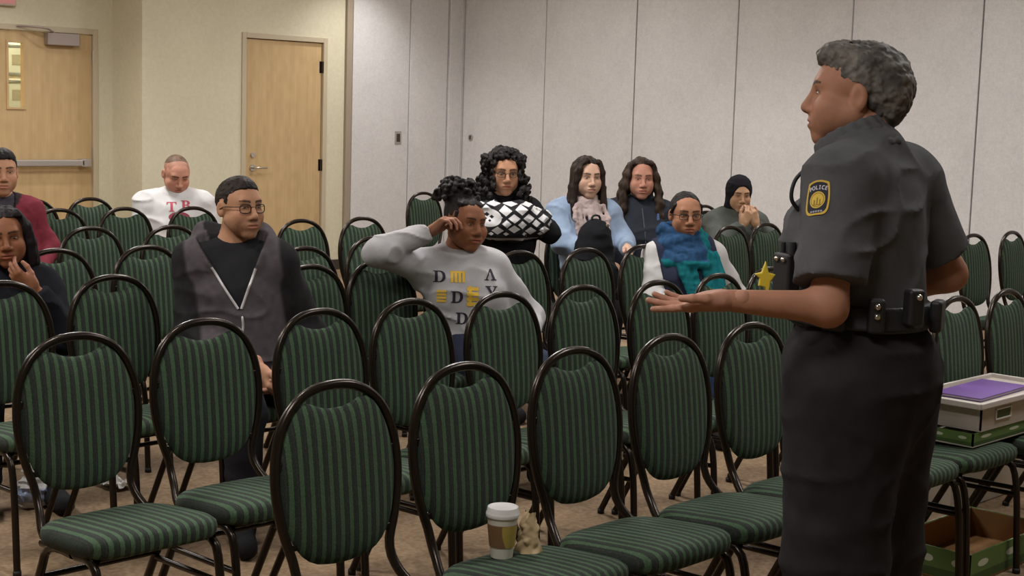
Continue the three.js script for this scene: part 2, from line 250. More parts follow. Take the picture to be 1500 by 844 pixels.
  CH.rear = [1, -1].map((s) => tube([[s * 0.18, 0.4, 0.31], [s * 0.181, 0.4, 0.22], [s * 0.183, 0.38, 0.175], [s * 0.183, 0.32, 0.145], [s * 0.184, 0.012, -0.02]], 0.0125, 18, 8));
  CH.foot = lathe([[0, 0], [0.0135, 0], [0.0142, 0.012], [0.0132, 0.02], [0, 0.022]], 12);
  CH.stretch = [1, -1].map((s) => tube([[s * 0.183, 0.28, 0.128], [s * 0.183, 0.285, 0.447]], 0.009, 3, 6));
  CH.cross = tube([[-0.188, 0.3, 0.14], [0.188, 0.3, 0.14]], 0.009, 3, 6);
}
M.rubber = plain(0x1c1917, 0.7);
function makeChair() {
  const t = new THREE.Group();
  part('seat', CH.seat, M.fabric, t, 'green striped seat cushion'); part('backrest', CH.pad, M.fabric, t, 'oval green striped back pad');
  const bf = part('back_frame', CH.backFrame, M.bronze, t); part('clip', CH.clip, M.bronze, bf);
  part('seat_frame', CH.rail, M.bronze, t);
  [1, -1].forEach((s, i) => {
    const f = part('leg', CH.front[i], M.bronze, t); part('foot_cap', CH.foot, M.rubber, f).position.set(s * 0.184, 0, 0.47);
    const r = part('leg', CH.rear[i], M.bronze, t); part('foot_cap', CH.foot, M.rubber, r).position.set(s * 0.184, 0, -0.02);
    part('stretcher', CH.stretch[i], M.bronze, t);
  });
  part('stretcher', CH.cross, M.bronze, t);
  return t;
}
const chairProto = makeChair();
const jit = rng(42);
function chair(x, z, label, group, turn) {
  const c = chairProto.clone(); c.name = numbered('banquet_chair'); c.position.set(x, 0, z); c.rotation.y = Math.PI / 2 + (turn !== undefined ? turn : (jit() - 0.5) * 0.06);
  c.userData = { label, category: 'chair' }; if (group) c.userData.group = group; scene.add(c); return c;
}
// row A: first row, nearest the speaking officer
const XA = -2.75, XB = -3.77, XC = -4.87, XDD = -5.86, XE = -6.82, XF = -8.0, XG = -8.95;
const zA = (i) => -2.234 - 0.43 * i;
chair(XA, zA(0), 'green banquet chair at the end of the front row beside the paper cup');
chair(XA, zA(1), 'green banquet chair in the front row with the paper cup on its seat');
chair(XA, zA(2), 'empty green banquet chair in the front row next to the chair with the cup');
chair(XA, zA(3), 'empty green banquet chair in the front row, two past the chair with the cup');
chair(XA, zA(4), 'green banquet chair in the front row half hidden by the officer\'s belt side');
chair(XA, zA(5), 'green banquet chair in the front row hidden behind the standing officer');
chair(XA, zA(6), 'green banquet chair in the front row carrying the near end of the stacked boxes');
chair(XA + 0.03, zA(7) - 0.02, 'green banquet chair in the front row with boxes and purple folder across its seat');
chair(XA + 0.03, zA(8) - 0.01, 'green banquet chair in the front row just past the boxes and purple folder');
// row B
[[-3.75, -2.115, 'green banquet chair in the second row with the plastic wrapper on the floor behind it'], [-3.79, -2.57, 'green banquet chair in the second row with a blue pen on its seat'], [-3.775, -3.0, 'green banquet chair in the second row right before the hoodie man\'s left side'], [-3.8, -3.42, 'green banquet chair in the second row before the empty chair under the raised elbow'], [-3.77, -3.84, 'green banquet chair in the second row before the lettered sweatshirt'], [-3.75, -4.26, 'green banquet chair in the second row in line with the black backpack'], [-3.7, -4.66, 'green banquet chair in the second row just behind the officer\'s open hand'], [-3.72, -5.09, 'green banquet chair in the second row before the girl with the teal scarf'], [-3.76, -5.52, 'green banquet chair in the second row behind the officer\'s yellow star tag'], [-3.76, -5.95, 'green banquet chair in the second row hidden behind the officer\'s back']].forEach(([x, z, l]) => chair(x, z, l));
// row C
chair(-4.97, -2.51, 'green banquet chair in the third row just before the girl in black'); chair(-4.94, -2.94, 'empty green banquet chair in the third row next to the man in the hoodie');
chair(XC, -3.39, 'green banquet chair in which the man in the dark hoodie sits');
chair(-4.86, -3.81, 'empty green banquet chair beside the elbow of the man in the hoodie');
chair(-4.9, -4.23, 'green banquet chair on whose back the woman in the grey sweatshirt rests her arm');
chair(XC, -4.65, 'green banquet chair in which the woman in the lettered sweatshirt sits');
chair(-4.86, -5.06, 'empty green banquet chair beside the lowered arm of the woman in the lettered sweatshirt'); chair(-4.8, -5.47, 'empty green banquet chair right in front of the black backpack'); chair(-4.78, -5.88, 'empty green banquet chair next to the girl with the teal scarf');
chair(XC + 0.05, -6.29, 'green banquet chair in which the girl with the teal scarf sits');
// row D
chair(-5.9, -2.82, 'green banquet chair of the girl in black resting her cheek on her hand');
chair(-5.93, -3.25, 'empty green banquet chair next to the girl resting her cheek'); chair(-5.88, -3.68, 'empty green banquet chair two places from the girl resting her cheek');
chair(-5.5, -4.28, 'green banquet chair standing out of line behind the man in the hoodie');
chair(-5.77, -4.93, 'empty green banquet chair behind the sweatshirt woman\'s raised elbow');
chair(XDD, -5.8, 'green banquet chair in which the woman in the black and white sweater sits');
chair(XDD, -6.5, 'green banquet chair in which the woman in the pale blue jacket sits');
chair(XDD, -6.98, 'green banquet chair in which the woman with long brown hair sits');
chair(-6.1, -7.66, 'empty green banquet chair between the brown haired woman and the girl in the teal scarf');
chair(-5.35, -7.42, 'empty green banquet chair in front of the person in the black hood', 'chairs before the hooded person');
chair(-5.4, -7.88, 'empty green banquet chair in front of the person in the black hood', 'chairs before the hooded person');
chair(-6.3, -8.45, 'green banquet chair in which the person in the black hood sits');
// row E
chair(-6.88, -3.97, 'empty green banquet chair in the fifth row nearest the man in the red jacket'); chair(-6.78, -4.39, 'empty green banquet chair in the fifth row, second from the man in the red jacket'); chair(-6.85, -4.87, 'green banquet chair in the fifth row partly hidden by the head of the hoodie man'); chair(-6.84, -5.3, 'empty green banquet chair in the fifth row before the plain oak door'); chair(-6.84, -5.76, 'empty green banquet chair in the fifth row before the edge trim of the pocket doors');
chair(-6.73, -9.0, 'empty green banquet chair in the fifth row close to the partition');
// row F
chair(-8.05, -4.04, 'green banquet chair in which the man in the dark red jacket sits');
chair(-8.09, -4.46, 'empty green banquet chair in the sixth row next to the man in the red jacket'); chair(-8.05, -4.88, 'empty green banquet chair in the sixth row two places from the red jacket man'); chair(-7.94, -5.3, 'empty green banquet chair in the sixth row covering the print on the white shirt');
// row G
chair(-8.92, -4.73, 'empty green banquet chair in the last row right behind the red jacket man'); chair(-8.92, -5.15, 'empty green banquet chair in the last row before the jamb of the push bar door');
chair(-8.9, -5.66, 'green banquet chair in which the man in the white shirt sits');
chair(-8.7, -7.95, 'empty green banquet chair against the far panels behind the raised hand');
// far right pair
chair(-4.26, -8.41, 'green banquet chair by the bare partition past the officer', 'pair of chairs by the partition');
chair(-4.25, -8.9, 'green banquet chair by the bare partition past the officer', 'pair of chairs by the partition');

// ---------- people: smooth distance fields meshed with surface nets ----------
class Field {
  constructor() { this.p = []; this.off = 0; this.disp = null; this.clip = []; }
  cap(a, b, ra, rb = ra, k = 0.02, o = {}) { // tapered capsule, flat: cut at b
    const dx = b[0] - a[0], dy = b[1] - a[1], dz = b[2] - a[2], L = Math.hypot(dx, dy, dz) || 1e-6;
    this.p.push({ t: 0, a, d: [dx, dy, dz], L2: L * L, L, ra, rb, k, sub: !!o.sub, flat: !!o.flat, c: [(a[0] + b[0]) / 2, (a[1] + b[1]) / 2, (a[2] + b[2]) / 2], R: L / 2 + Math.max(ra, rb) }); return this;
  }
  ell(c, r, k = 0.02, o = {}) { this.p.push({ t: 1, c, r, B: o.B || null, k, sub: !!o.sub, R: Math.max(...r) }); return this; }
  d(x, y, z) {
    let D = 1e3; const P = this.p;
    for (let i = 0; i < P.length; i++) {
      const q = P[i]; const cx = x - q.c[0], cy = y - q.c[1], cz = z - q.c[2]; const bd = Math.sqrt(cx * cx + cy * cy + cz * cz) - q.R;
      if (q.sub ? bd > q.k : bd > D + q.k) continue;
      let v;
      if (q.t === 0) {
        const px = x - q.a[0], py = y - q.a[1], pz = z - q.a[2], d = q.d; const h0 = (px * d[0] + py * d[1] + pz * d[2]) / q.L2; const h = h0 < 0 ? 0 : h0 > 1 ? 1 : h0;
        const ex = px - d[0] * h, ey = py - d[1] * h, ez = pz - d[2] * h; v = Math.sqrt(ex * ex + ey * ey + ez * ez) - (q.ra + (q.rb - q.ra) * h);
        if (q.flat) v = Math.max(v, (h0 - 1) * q.L);
      } else {
        let lx = cx, ly = cy, lz = cz; const B = q.B;
        if (B) { lx = cx * B[0][0] + cy * B[0][1] + cz * B[0][2]; ly = cx * B[1][0] + cy * B[1][1] + cz * B[1][2]; lz = cx * B[2][0] + cy * B[2][1] + cz * B[2][2]; }
        const r = q.r, ax = lx / r[0], ay = ly / r[1], az = lz / r[2]; const k0 = Math.sqrt(ax * ax + ay * ay + az * az); const gx = ax / r[0], gy = ay / r[1], gz = az / r[2]; const k1 = Math.sqrt(gx * gx + gy * gy + gz * gz);
        v = k1 < 1e-9 ? -Math.min(r[0], r[1], r[2]) : k0 * (k0 - 1) / k1;
      }
      const k = q.k;
      if (q.sub) { const h = Math.max(k - Math.abs(-v - D), 0) / k; D = Math.max(D, -v) + h * h * k * 0.25; }
      else { const h = Math.max(k - Math.abs(v - D), 0) / k; D = Math.min(D, v) - h * h * k * 0.25; }
    }
    D -= this.off;
    if (this.disp && D < 0.06 && D > -0.06) D += this.disp(x, y, z);
    for (const c of this.clip) { const v = c(x, y, z); if (v > D) D = v; }
    return D;
  }
  bounds(m = 0.02) { const a = [1e9, 1e9, 1e9], b = [-1e9, -1e9, -1e9]; for (const q of this.p) { if (q.sub) continue; const pts = q.t === 0 ? [[q.a, q.ra], [[q.a[0] + q.d[0], q.a[1] + q.d[1], q.a[2] + q.d[2]], q.rb]] : [[q.c, q.B ? q.R : null]]; for (const [c, r] of pts) for (let i = 0; i < 3; i++) { const rr = (r === null ? q.r[i] : r) + this.off + m; a[i] = Math.min(a[i], c[i] - rr); b[i] = Math.max(b[i], c[i] + rr); } } return [a, b]; }
}
function meshField(f, cell, color, lim) {
  let [mn, mx] = lim || f.bounds(0.025); const n = [0, 1, 2].map((i) => Math.ceil((mx[i] - mn[i]) / cell) + 2); const [nx, ny, nz] = n; const sx = 1, sy = nx, sz = nx * ny;
  const val = new Float32Array(nx * ny * nz).fill(1); const BL = 6;
  for (let bz = 0; bz < nz; bz += BL) for (let by = 0; by < ny; by += BL) for (let bxx = 0; bxx < nx; bxx += BL) {
    const hx = Math.min(BL, nx - bxx), hy = Math.min(BL, ny - by), hz = Math.min(BL, nz - bz);
    const cd = f.d(mn[0] + (bxx + hx / 2 - 0.5) * cell, mn[1] + (by + hy / 2 - 0.5) * cell, mn[2] + (bz + hz / 2 - 0.5) * cell); const far = BL * cell * 1.9 + 0.012;
    if (Math.abs(cd) > far) { const v = cd > 0 ? 1 : -1; if (v < 0) for (let k = 0; k < hz; k++) for (let j = 0; j < hy; j++) for (let i = 0; i < hx; i++) val[(bxx + i) + (by + j) * sy + (bz + k) * sz] = v; continue; }
    for (let k = 0; k < hz; k++) for (let j = 0; j < hy; j++) for (let i = 0; i < hx; i++) val[(bxx + i) + (by + j) * sy + (bz + k) * sz] = f.d(mn[0] + (bxx + i) * cell, mn[1] + (by + j) * cell, mn[2] + (bz + k) * cell);
  }
  const vid = new Int32Array(nx * ny * nz).fill(-1); const pos = [], idx = []; const co = [0, sx, sy, sx + sy, sz, sx + sz, sy + sz, sx + sy + sz];
  for (let k = 0; k < nz - 1; k++) for (let j = 0; j < ny - 1; j++) for (let i = 0; i < nx - 1; i++) {
    const b = i + j * sy + k * sz; let m = 0; for (let c = 0; c < 8; c++) if (val[b + co[c]] < 0) m |= 1 << c; if (m === 0 || m === 255) continue;
    let X = 0, Y = 0, Z = 0, ct = 0;
    for (let c = 0; c < 8; c++) for (let ax = 0; ax < 3; ax++) { const bit = 1 << ax; if (c & bit) continue; const e = c | bit; const va = val[b + co[c]], vb = val[b + co[e]]; if ((va < 0) === (vb < 0)) continue; const t = va / (va - vb); X += (c & 1) + (ax === 0 ? t : 0); Y += ((c >> 1) & 1) + (ax === 1 ? t : 0); Z += ((c >> 2) & 1) + (ax === 2 ? t : 0); ct++; }
    vid[b] = pos.length / 3; pos.push(mn[0] + (i + X / ct) * cell, mn[1] + (j + Y / ct) * cell, mn[2] + (k + Z / ct) * cell);
  }
  const quad = (a, b, c, d, fl) => { if (a < 0 || b < 0 || c < 0 || d < 0) return; if (fl) idx.push(a, c, b, a, d, c); else idx.push(a, b, c, a, c, d); };
  for (let k = 1; k < nz - 1; k++) for (let j = 1; j < ny - 1; j++) for (let i = 1; i < nx - 1; i++) {
    const b = i + j * sy + k * sz; const v = val[b] < 0;
    if (v !== (val[b + sx] < 0)) quad(vid[b - sy - sz], vid[b - sz], vid[b], vid[b - sy], !v);
    if (v !== (val[b + sy] < 0)) quad(vid[b - sx - sz], vid[b - sx], vid[b], vid[b - sz], !v);
    if (v !== (val[b + sz] < 0)) quad(vid[b - sx - sy], vid[b - sy], vid[b], vid[b - sx], !v);
  }
  const g = new THREE.BufferGeometry(); g.setAttribute('position', new THREE.Float32BufferAttribute(pos, 3)); g.setIndex(idx);
  if (color) { const c = new Float32Array(pos.length); for (let i = 0; i < pos.length; i += 3) { const q = color(pos[i], pos[i + 1], pos[i + 2]); c[i] = q[0]; c[i + 1] = q[1]; c[i + 2] = q[2]; } g.setAttribute('color', new THREE.BufferAttribute(c, 3)); }
  g.computeVertexNormals(); return g;
}
const add3 = (a, b, s = 1) => [a[0] + b[0] * s, a[1] + b[1] * s, a[2] + b[2] * s], sub3 = (a, b) => [a[0] - b[0], a[1] - b[1], a[2] - b[2]];
const lerp3 = (a, b, t) => [a[0] + (b[0] - a[0]) * t, a[1] + (b[1] - a[1]) * t, a[2] + (b[2] - a[2]) * t];
const nrm = (a) => { const l = Math.hypot(...a) || 1; return [a[0] / l, a[1] / l, a[2] / l]; }, cross = (a, b) => [a[1] * b[2] - a[2] * b[1], a[2] * b[0] - a[0] * b[2], a[0] * b[1] - a[1] * b[0]], dot = (a, b) => a[0] * b[0] + a[1] * b[1] + a[2] * b[2];
const mix = (a, b, t) => [a[0] + (b[0] - a[0]) * t, a[1] + (b[1] - a[1]) * t, a[2] + (b[2] - a[2]) * t];
const sstep = (a, b, x) => { let t = (x - a) / (b - a); t = t < 0 ? 0 : t > 1 ? 1 : t; return t * t * (3 - 2 * t); };
const RAD = Math.PI / 180;
const skinMat = new THREE.MeshPhysicalMaterial({ vertexColors: true, roughness: 0.55, specularIntensity: 0.4 });
const hairMat = new THREE.MeshPhysicalMaterial({ vertexColors: true, roughness: 0.6, specularIntensity: 0.35 });
const clothMat = new THREE.MeshPhysicalMaterial({ vertexColors: true, roughness: 0.95, specularIntensity: 0.2 });
function drape(f, pts, n, side, spread, r, k = 0.012) { for (let j = 0; j < n; j++) { const u = n > 1 ? j / (n - 1) - 0.5 : 0; const q = pts.map((p, i) => add3(add3(p, side, u * spread * (1 + 0.18 * Math.sin(i * 1.7 + j * 2.3))), [0, 0.008 * Math.sin(j * 2.1 + i), 0])); for (let i = 0; i < q.length - 1; i++) f.cap(q[i], q[i + 1], r * (1 + 0.25 * Math.sin(j * 1.9)), r * (1 + 0.25 * Math.sin(j * 1.9 + 1)), k); } }

// march a point along dir onto a field's surface
function snap(f, p, dir, lift = 0.0015, maxd = 0.5) { let t = 0; for (let i = 0; i < 90; i++) { const q = add3(p, dir, t); const d = f.d(...q); if (d < 0.0004) break; t += Math.max(d * 0.7, 0.0004); if (t > maxd) break; } return add3(p, dir, t - lift); }

// head field in its own frame: +z face, +y up, +x the person's left; eyes at y = 0
function headField(o) {
  const f = new Field(), w = o.wide || 1, j = o.jaw || 1, nl = o.nose || 1, fat = o.fat || 0;
  f.ell([0, 0.03, -0.018], [0.0735 * w, 0.08, 0.094], 0.02);
  f.ell([0, 0.012, 0.03], [0.063 * w, 0.075, 0.058], 0.03);
  f.ell([0, -0.055, 0.03], [0.052 * w * j + fat, 0.052, 0.052 + fat], 0.03);
  f.cap([0.05 * w * j, -0.048, 0.0], [0.014, -0.1, 0.062], 0.02 + fat, 0.016, 0.025); f.cap([-0.05 * w * j, -0.048, 0.0], [-0.014, -0.1, 0.062], 0.02 + fat, 0.016, 0.025);
  f.ell([0, -0.101, 0.066], [0.02 * j, 0.015, 0.015], 0.02);
  for (const s of [1, -1]) f.ell([s * 0.038 * w, -0.028, 0.06], [0.024 + fat, 0.022, 0.02], 0.025);
  for (const s of [1, -1]) f.ell([s * 0.04 * w, -0.05, 0.04], [0.025 + fat, 0.034, 0.032], 0.03);
  f.cap([-0.036, 0.024, 0.073], [0.036, 0.024, 0.073], 0.012, 0.012, 0.02);
  for (const s of [1, -1]) f.ell([s * 0.032, 0.0, 0.098], [0.019, 0.0125, 0.017], 0.014, { sub: true });
  for (const s of [1, -1]) f.ell([s * 0.032, 0.001, 0.0705], [0.0155, 0.0125, 0.0125], 0.006);
  f.cap([0, 0.014, 0.084], [0, -0.03, 0.101 + 0.004 * nl], 0.0075, 0.0105 * nl, 0.014);
  f.ell([0, -0.036, 0.102], [0.0125 * nl, 0.0105, 0.0125], 0.01);
  for (const s of [1, -1]) f.ell([s * 0.0135 * nl, -0.04, 0.092], [0.0085 * nl, 0.0075, 0.011], 0.008);
  for (const s of [1, -1]) f.ell([s * 0.007, -0.0455, 0.099], [0.0035, 0.004, 0.005], 0.004, { sub: true });
  f.ell([0, -0.068, 0.074], [0.034, 0.02, 0.02], 0.02);
  f.ell([0, -0.0635, 0.0905], [0.0235, 0.0055, 0.0085], 0.006); f.ell([0, -0.0755, 0.089], [0.02, 0.0065, 0.009], 0.006);
  f.ell([0, -0.069, 0.1025], [0.025, 0.0018, 0.01], 0.004, { sub: true });
  if (o.smile) for (const s of [1, -1]) { f.ell([s * 0.044, -0.032, 0.064], [0.022, 0.019, 0.018], 0.018); f.ell([s * 0.026, -0.064, 0.086], [0.008, 0.006, 0.008], 0.008); }
  for (const s of [1, -1]) { // ears
    const B = [[Math.cos(0.35), 0, s * Math.sin(0.35)], [0, 1, 0], [-s * Math.sin(0.35), 0, Math.cos(0.35)]];
    f.ell([s * 0.077 * w, -0.006, -0.012], [0.0095, 0.031, 0.0195], 0.008, { B }); f.ell([s * 0.087 * w, -0.002, -0.008], [0.006, 0.018, 0.01], 0.006, { sub: true, B });
  }
  return f;
}
function headColor(o) {
  const sk = o.skin, lip = o.lip || mix(sk, [0.32, 0.06, 0.05], 0.45), brow = o.brow || [0.02, 0.014, 0.01], st = o.stubble || 0, stc = mix(sk, [0.05, 0.035, 0.03], 0.75), flush = o.flush || mix(sk, [0.55, 0.16, 0.1], 0.25);
  return (x, y, z) => {
    const n = noise(x * 60, y * 60, z * 60) * 0.5 + noise(x * 190, y * 190, z * 190) * 0.5; let c = mix(sk, [sk[0] * 0.8, sk[1] * 0.76, sk[2] * 0.74], 0.5 + n * 0.35);
    const ch = Math.hypot((Math.abs(x) - 0.043) / 0.022, (y + 0.03) / 0.02); if (z > 0.04) c = mix(c, flush, 0.5 * (1 - sstep(0.3, 1.3, ch)));
    if (st && z > -0.005 && y < -0.035) { const m = sstep(-0.035, -0.06, y) * (0.7 + 0.5 * n); c = mix(c, stc, st * Math.min(1, m)); if (y > -0.062 && y < -0.045 && Math.abs(x) < 0.03 && z > 0.075) c = mix(c, stc, st * 0.7); }
    if (z > 0.07) {
      const l = Math.hypot(x / 0.0255, (y + 0.0695) / 0.0115); if (l < 1.15) c = mix(c, lip, 1 - sstep(0.8, 1.15, l));
      if (Math.abs(y + 0.069) < 0.0016 && Math.abs(x) < 0.024) c = mix(c, [sk[0] * 0.25, sk[1] * 0.16, sk[2] * 0.16], 0.8);
    }
    if (z > 0.045) { const ax = Math.abs(x); if (ax > 0.011 && ax < 0.052) { const yb = 0.0225 + 0.0045 * Math.sin((ax - 0.011) / 0.041 * 2.4); const e = Math.abs(y - yb) / (o.browW || 0.0042) / (1 - 0.5 * sstep(0.035, 0.052, ax)); if (e < 1.3) c = mix(c, brow, (1 - sstep(0.7, 1.3, e)) * 0.9); } }
    if (o.lash !== 0 && z > 0.06) { const ax = Math.abs(x) - 0.032; const yl = 0.0068 * Math.sqrt(Math.max(0, 1 - (ax / 0.0165) ** 2)); if (Math.abs(ax) < 0.0165 && Math.abs(y - 0.001 - yl) < 0.0022) c = mix(c, [0.03, 0.02, 0.018], 0.8); }
    if (o.scalp) { const hl = o.scalp(x, y, z); if (hl > 0) c = mix(c, o.scalpColor, hl * (0.75 + 0.25 * n)); }
    return c;
  };
}
function eyeGeo(s, closed) { // lens shaped eye: white with iris and pupil as vertex colours
  const g = new THREE.SphereGeometry(1, 28, 20); g.scale(0.0134, closed ? 0.0018 : 0.0052, 0.0125); const p = g.attributes.position, c = new Float32Array(p.count * 3);
  for (let i = 0; i < p.count; i++) { const r = Math.hypot(p.getX(i), p.getY(i)); const q = p.getZ(i) < 0 || r > 0.0058 ? [0.38, 0.34, 0.31] : r > 0.0026 ? [0.05, 0.028, 0.016] : [0.004, 0.004, 0.004]; c.set(q, i * 3); }
  g.setAttribute('color', new THREE.BufferAttribute(c, 3)); g.deleteAttribute('uv'); g.translate(s * 0.032, 0.0008, 0.0725); return g.toNonIndexed();
}
const eyeMat = S({ vertexColors: true, roughness: 0.25 });
// hand in its own frame: wrist at the origin, fingers +y, palm towards +z, thumb on sx * +x
function handField(sx, o = {}) {
  const f = new Field(), c = o.curl || [0.3, 0.35, 0.4, 0.45], sp = o.spread ?? 0.06, bend = o.bend || [1, 1, 0.7];
  f.cap([0, -0.035, 0], [0, 0.012, 0], 0.0225, 0.022, 0.02);
  const kx = [0.028, 0.0095, -0.0095, -0.027], ky = [0.088, 0.092, 0.087, 0.077], ln = [[0.043, 0.026, 0.021], [0.047, 0.029, 0.022], [0.043, 0.027, 0.021], [0.034, 0.02, 0.018]], rr = [0.0092, 0.0095, 0.009, 0.008];
  for (let i = 0; i < 4; i++) f.cap([sx * kx[i] * 0.55, 0.012, 0], [sx * kx[i], ky[i], 0], 0.0145, 0.0115, 0.02);
  f.ell([sx * 0.022, 0.035, 0.008], [0.018, 0.03, 0.014], 0.02); f.ell([-sx * 0.022, 0.035, 0.006], [0.014, 0.032, 0.012], 0.02);
  for (let i = 0; i < 4; i++) { let a = 0, p = [sx * kx[i], ky[i], 0], dirx = sx * (1.5 - i) * sp; for (let k = 0; k < 3; k++) { a += c[i] * bend[k]; const q = add3(p, nrm([dirx, Math.cos(a), Math.sin(a)]), ln[i][k]); f.cap(p, q, rr[i] * (1 - 0.07 * k), rr[i] * (0.93 - 0.08 * k), k ? 0.003 : 0.009); p = q; } }
  const th = o.thumb || [[0.02, 0.022, 0.008], [0.044, 0.05, 0.018], [0.055, 0.08, 0.024], [0.056, 0.105, 0.028]];
  for (let k = 0; k < 3; k++) f.cap([sx * th[k][0], th[k][1], th[k][2]], [sx * th[k + 1][0], th[k + 1][1], th[k + 1][2]], [0.0155, 0.0115, 0.0105][k], [0.0125, 0.0105, 0.0085][k], k ? 0.005 : 0.015);
  return f;
}
function basisMat(origin, X, Y, Z, s = 1) { const m = new THREE.Matrix4().makeBasis(V(...X), V(...Y), V(...Z)); m.scale(V(s, s, s)); m.setPosition(V(...origin)); return m; }
function headMatrix(o) { return new THREE.Matrix4().compose(V(...o.head), new THREE.Quaternion().setFromEuler(new THREE.Euler((o.headPitch || 0) * RAD, (o.headYaw || 0) * RAD, (o.headRoll || 0) * RAD, 'YXZ')), V(1, 1, 1).multiplyScalar(o.headScale || 1)); }
const invApply = (m) => { const e = m.clone().invert().elements; return (x, y, z) => [e[0] * x + e[4] * y + e[8] * z + e[12], e[1] * x + e[5] * y + e[9] * z + e[13], e[2] * x + e[6] * y + e[10] * z + e[14]]; };
const apply = (m, p) => { const v = V(...p).applyMatrix4(m); return [v.x, v.y, v.z]; };

function torso(f, o, off, part = 'all') {
  const p = o.pel, n = o.neck, up = nrm(sub3(n, p)); const tw = (o.twist || 0) * RAD; const lh = [1, 0, 0], ls = nrm([Math.cos(tw), o.tilt || 0, -Math.sin(tw)]);
  const fh = nrm(cross(lh, up)), fs = nrm(cross(ls, up)); const g = o.girth || 1, b = o.bust || 0, be = o.belly || 0; const Bh = [lh, up, fh], Bs = [ls, cross(fs, ls), fs]; const at = (t, fw = 0) => add3(lerp3(p, n, t), fs, fw);
  f.ell(add3(p, up, 0.01), [0.155 * (o.hips || 1) + off, 0.12 + off, 0.12 * g + off], 0.05, { B: Bh });
  f.ell(at(0.3, 0.01 + be * 0.4), [0.135 * g + off, 0.15 + off, 0.105 * g + be + off], 0.06, { B: Bs });
  f.ell(at(0.64, 0.005), [0.155 * g * (o.chest || 1) + off, 0.17 + off, 0.108 * g + off], 0.06, { B: Bs });
  f.cap(add3(o.sh[0], ls, -0.02), add3(o.sh[1], ls, 0.02), 0.062 + off, 0.062 + off, 0.05);
  f.cap(add3(n, up, 0.0), o.sh[0], 0.058 + off * 0.6, 0.056 + off, 0.04); f.cap(add3(n, up, 0.0), o.sh[1], 0.058 + off * 0.6, 0.056 + off, 0.04);
  if (b) for (const s of [1, -1]) f.ell(add3(at(0.58, 0.075 * g), ls, s * 0.078), [0.07 * b, 0.072 * b, 0.06 * b].map((v) => v + off), 0.05, { B: Bs });
  return { up, ls, fs, at };
}
function arm(f, o, i, off, from = 0, to = 1, flat = true) {
  const A = o.sh[i], E = o.el[i], W = o.wr[i], g = o.armG || 1; const r0 = 0.05 * g + off, r1 = 0.041 * g + off, r2 = 0.0385 * g + off, r3 = 0.026 + off * 0.8;
  if (to <= 0.5) { f.cap(A, lerp3(A, E, to * 2), r0, r0 + (r1 - r0) * to * 2, 0.03, { flat }); return; }
  f.cap(A, E, r0, r1, 0.03); const t = (to - 0.5) * 2; f.cap(E, lerp3(E, W, t), r2, r2 + (r3 - r2) * t, 0.03, { flat });
}
function legs(f, o, off) { for (const i of [0, 1]) { const g = o.legG || 1; f.cap(o.hip[i], o.knee[i], 0.088 * g + off, 0.06 * g + off, 0.05); f.cap(o.knee[i], o.ank[i], 0.058 * g + off, 0.04 * g + off, 0.03, { flat: off > 0 }); } }

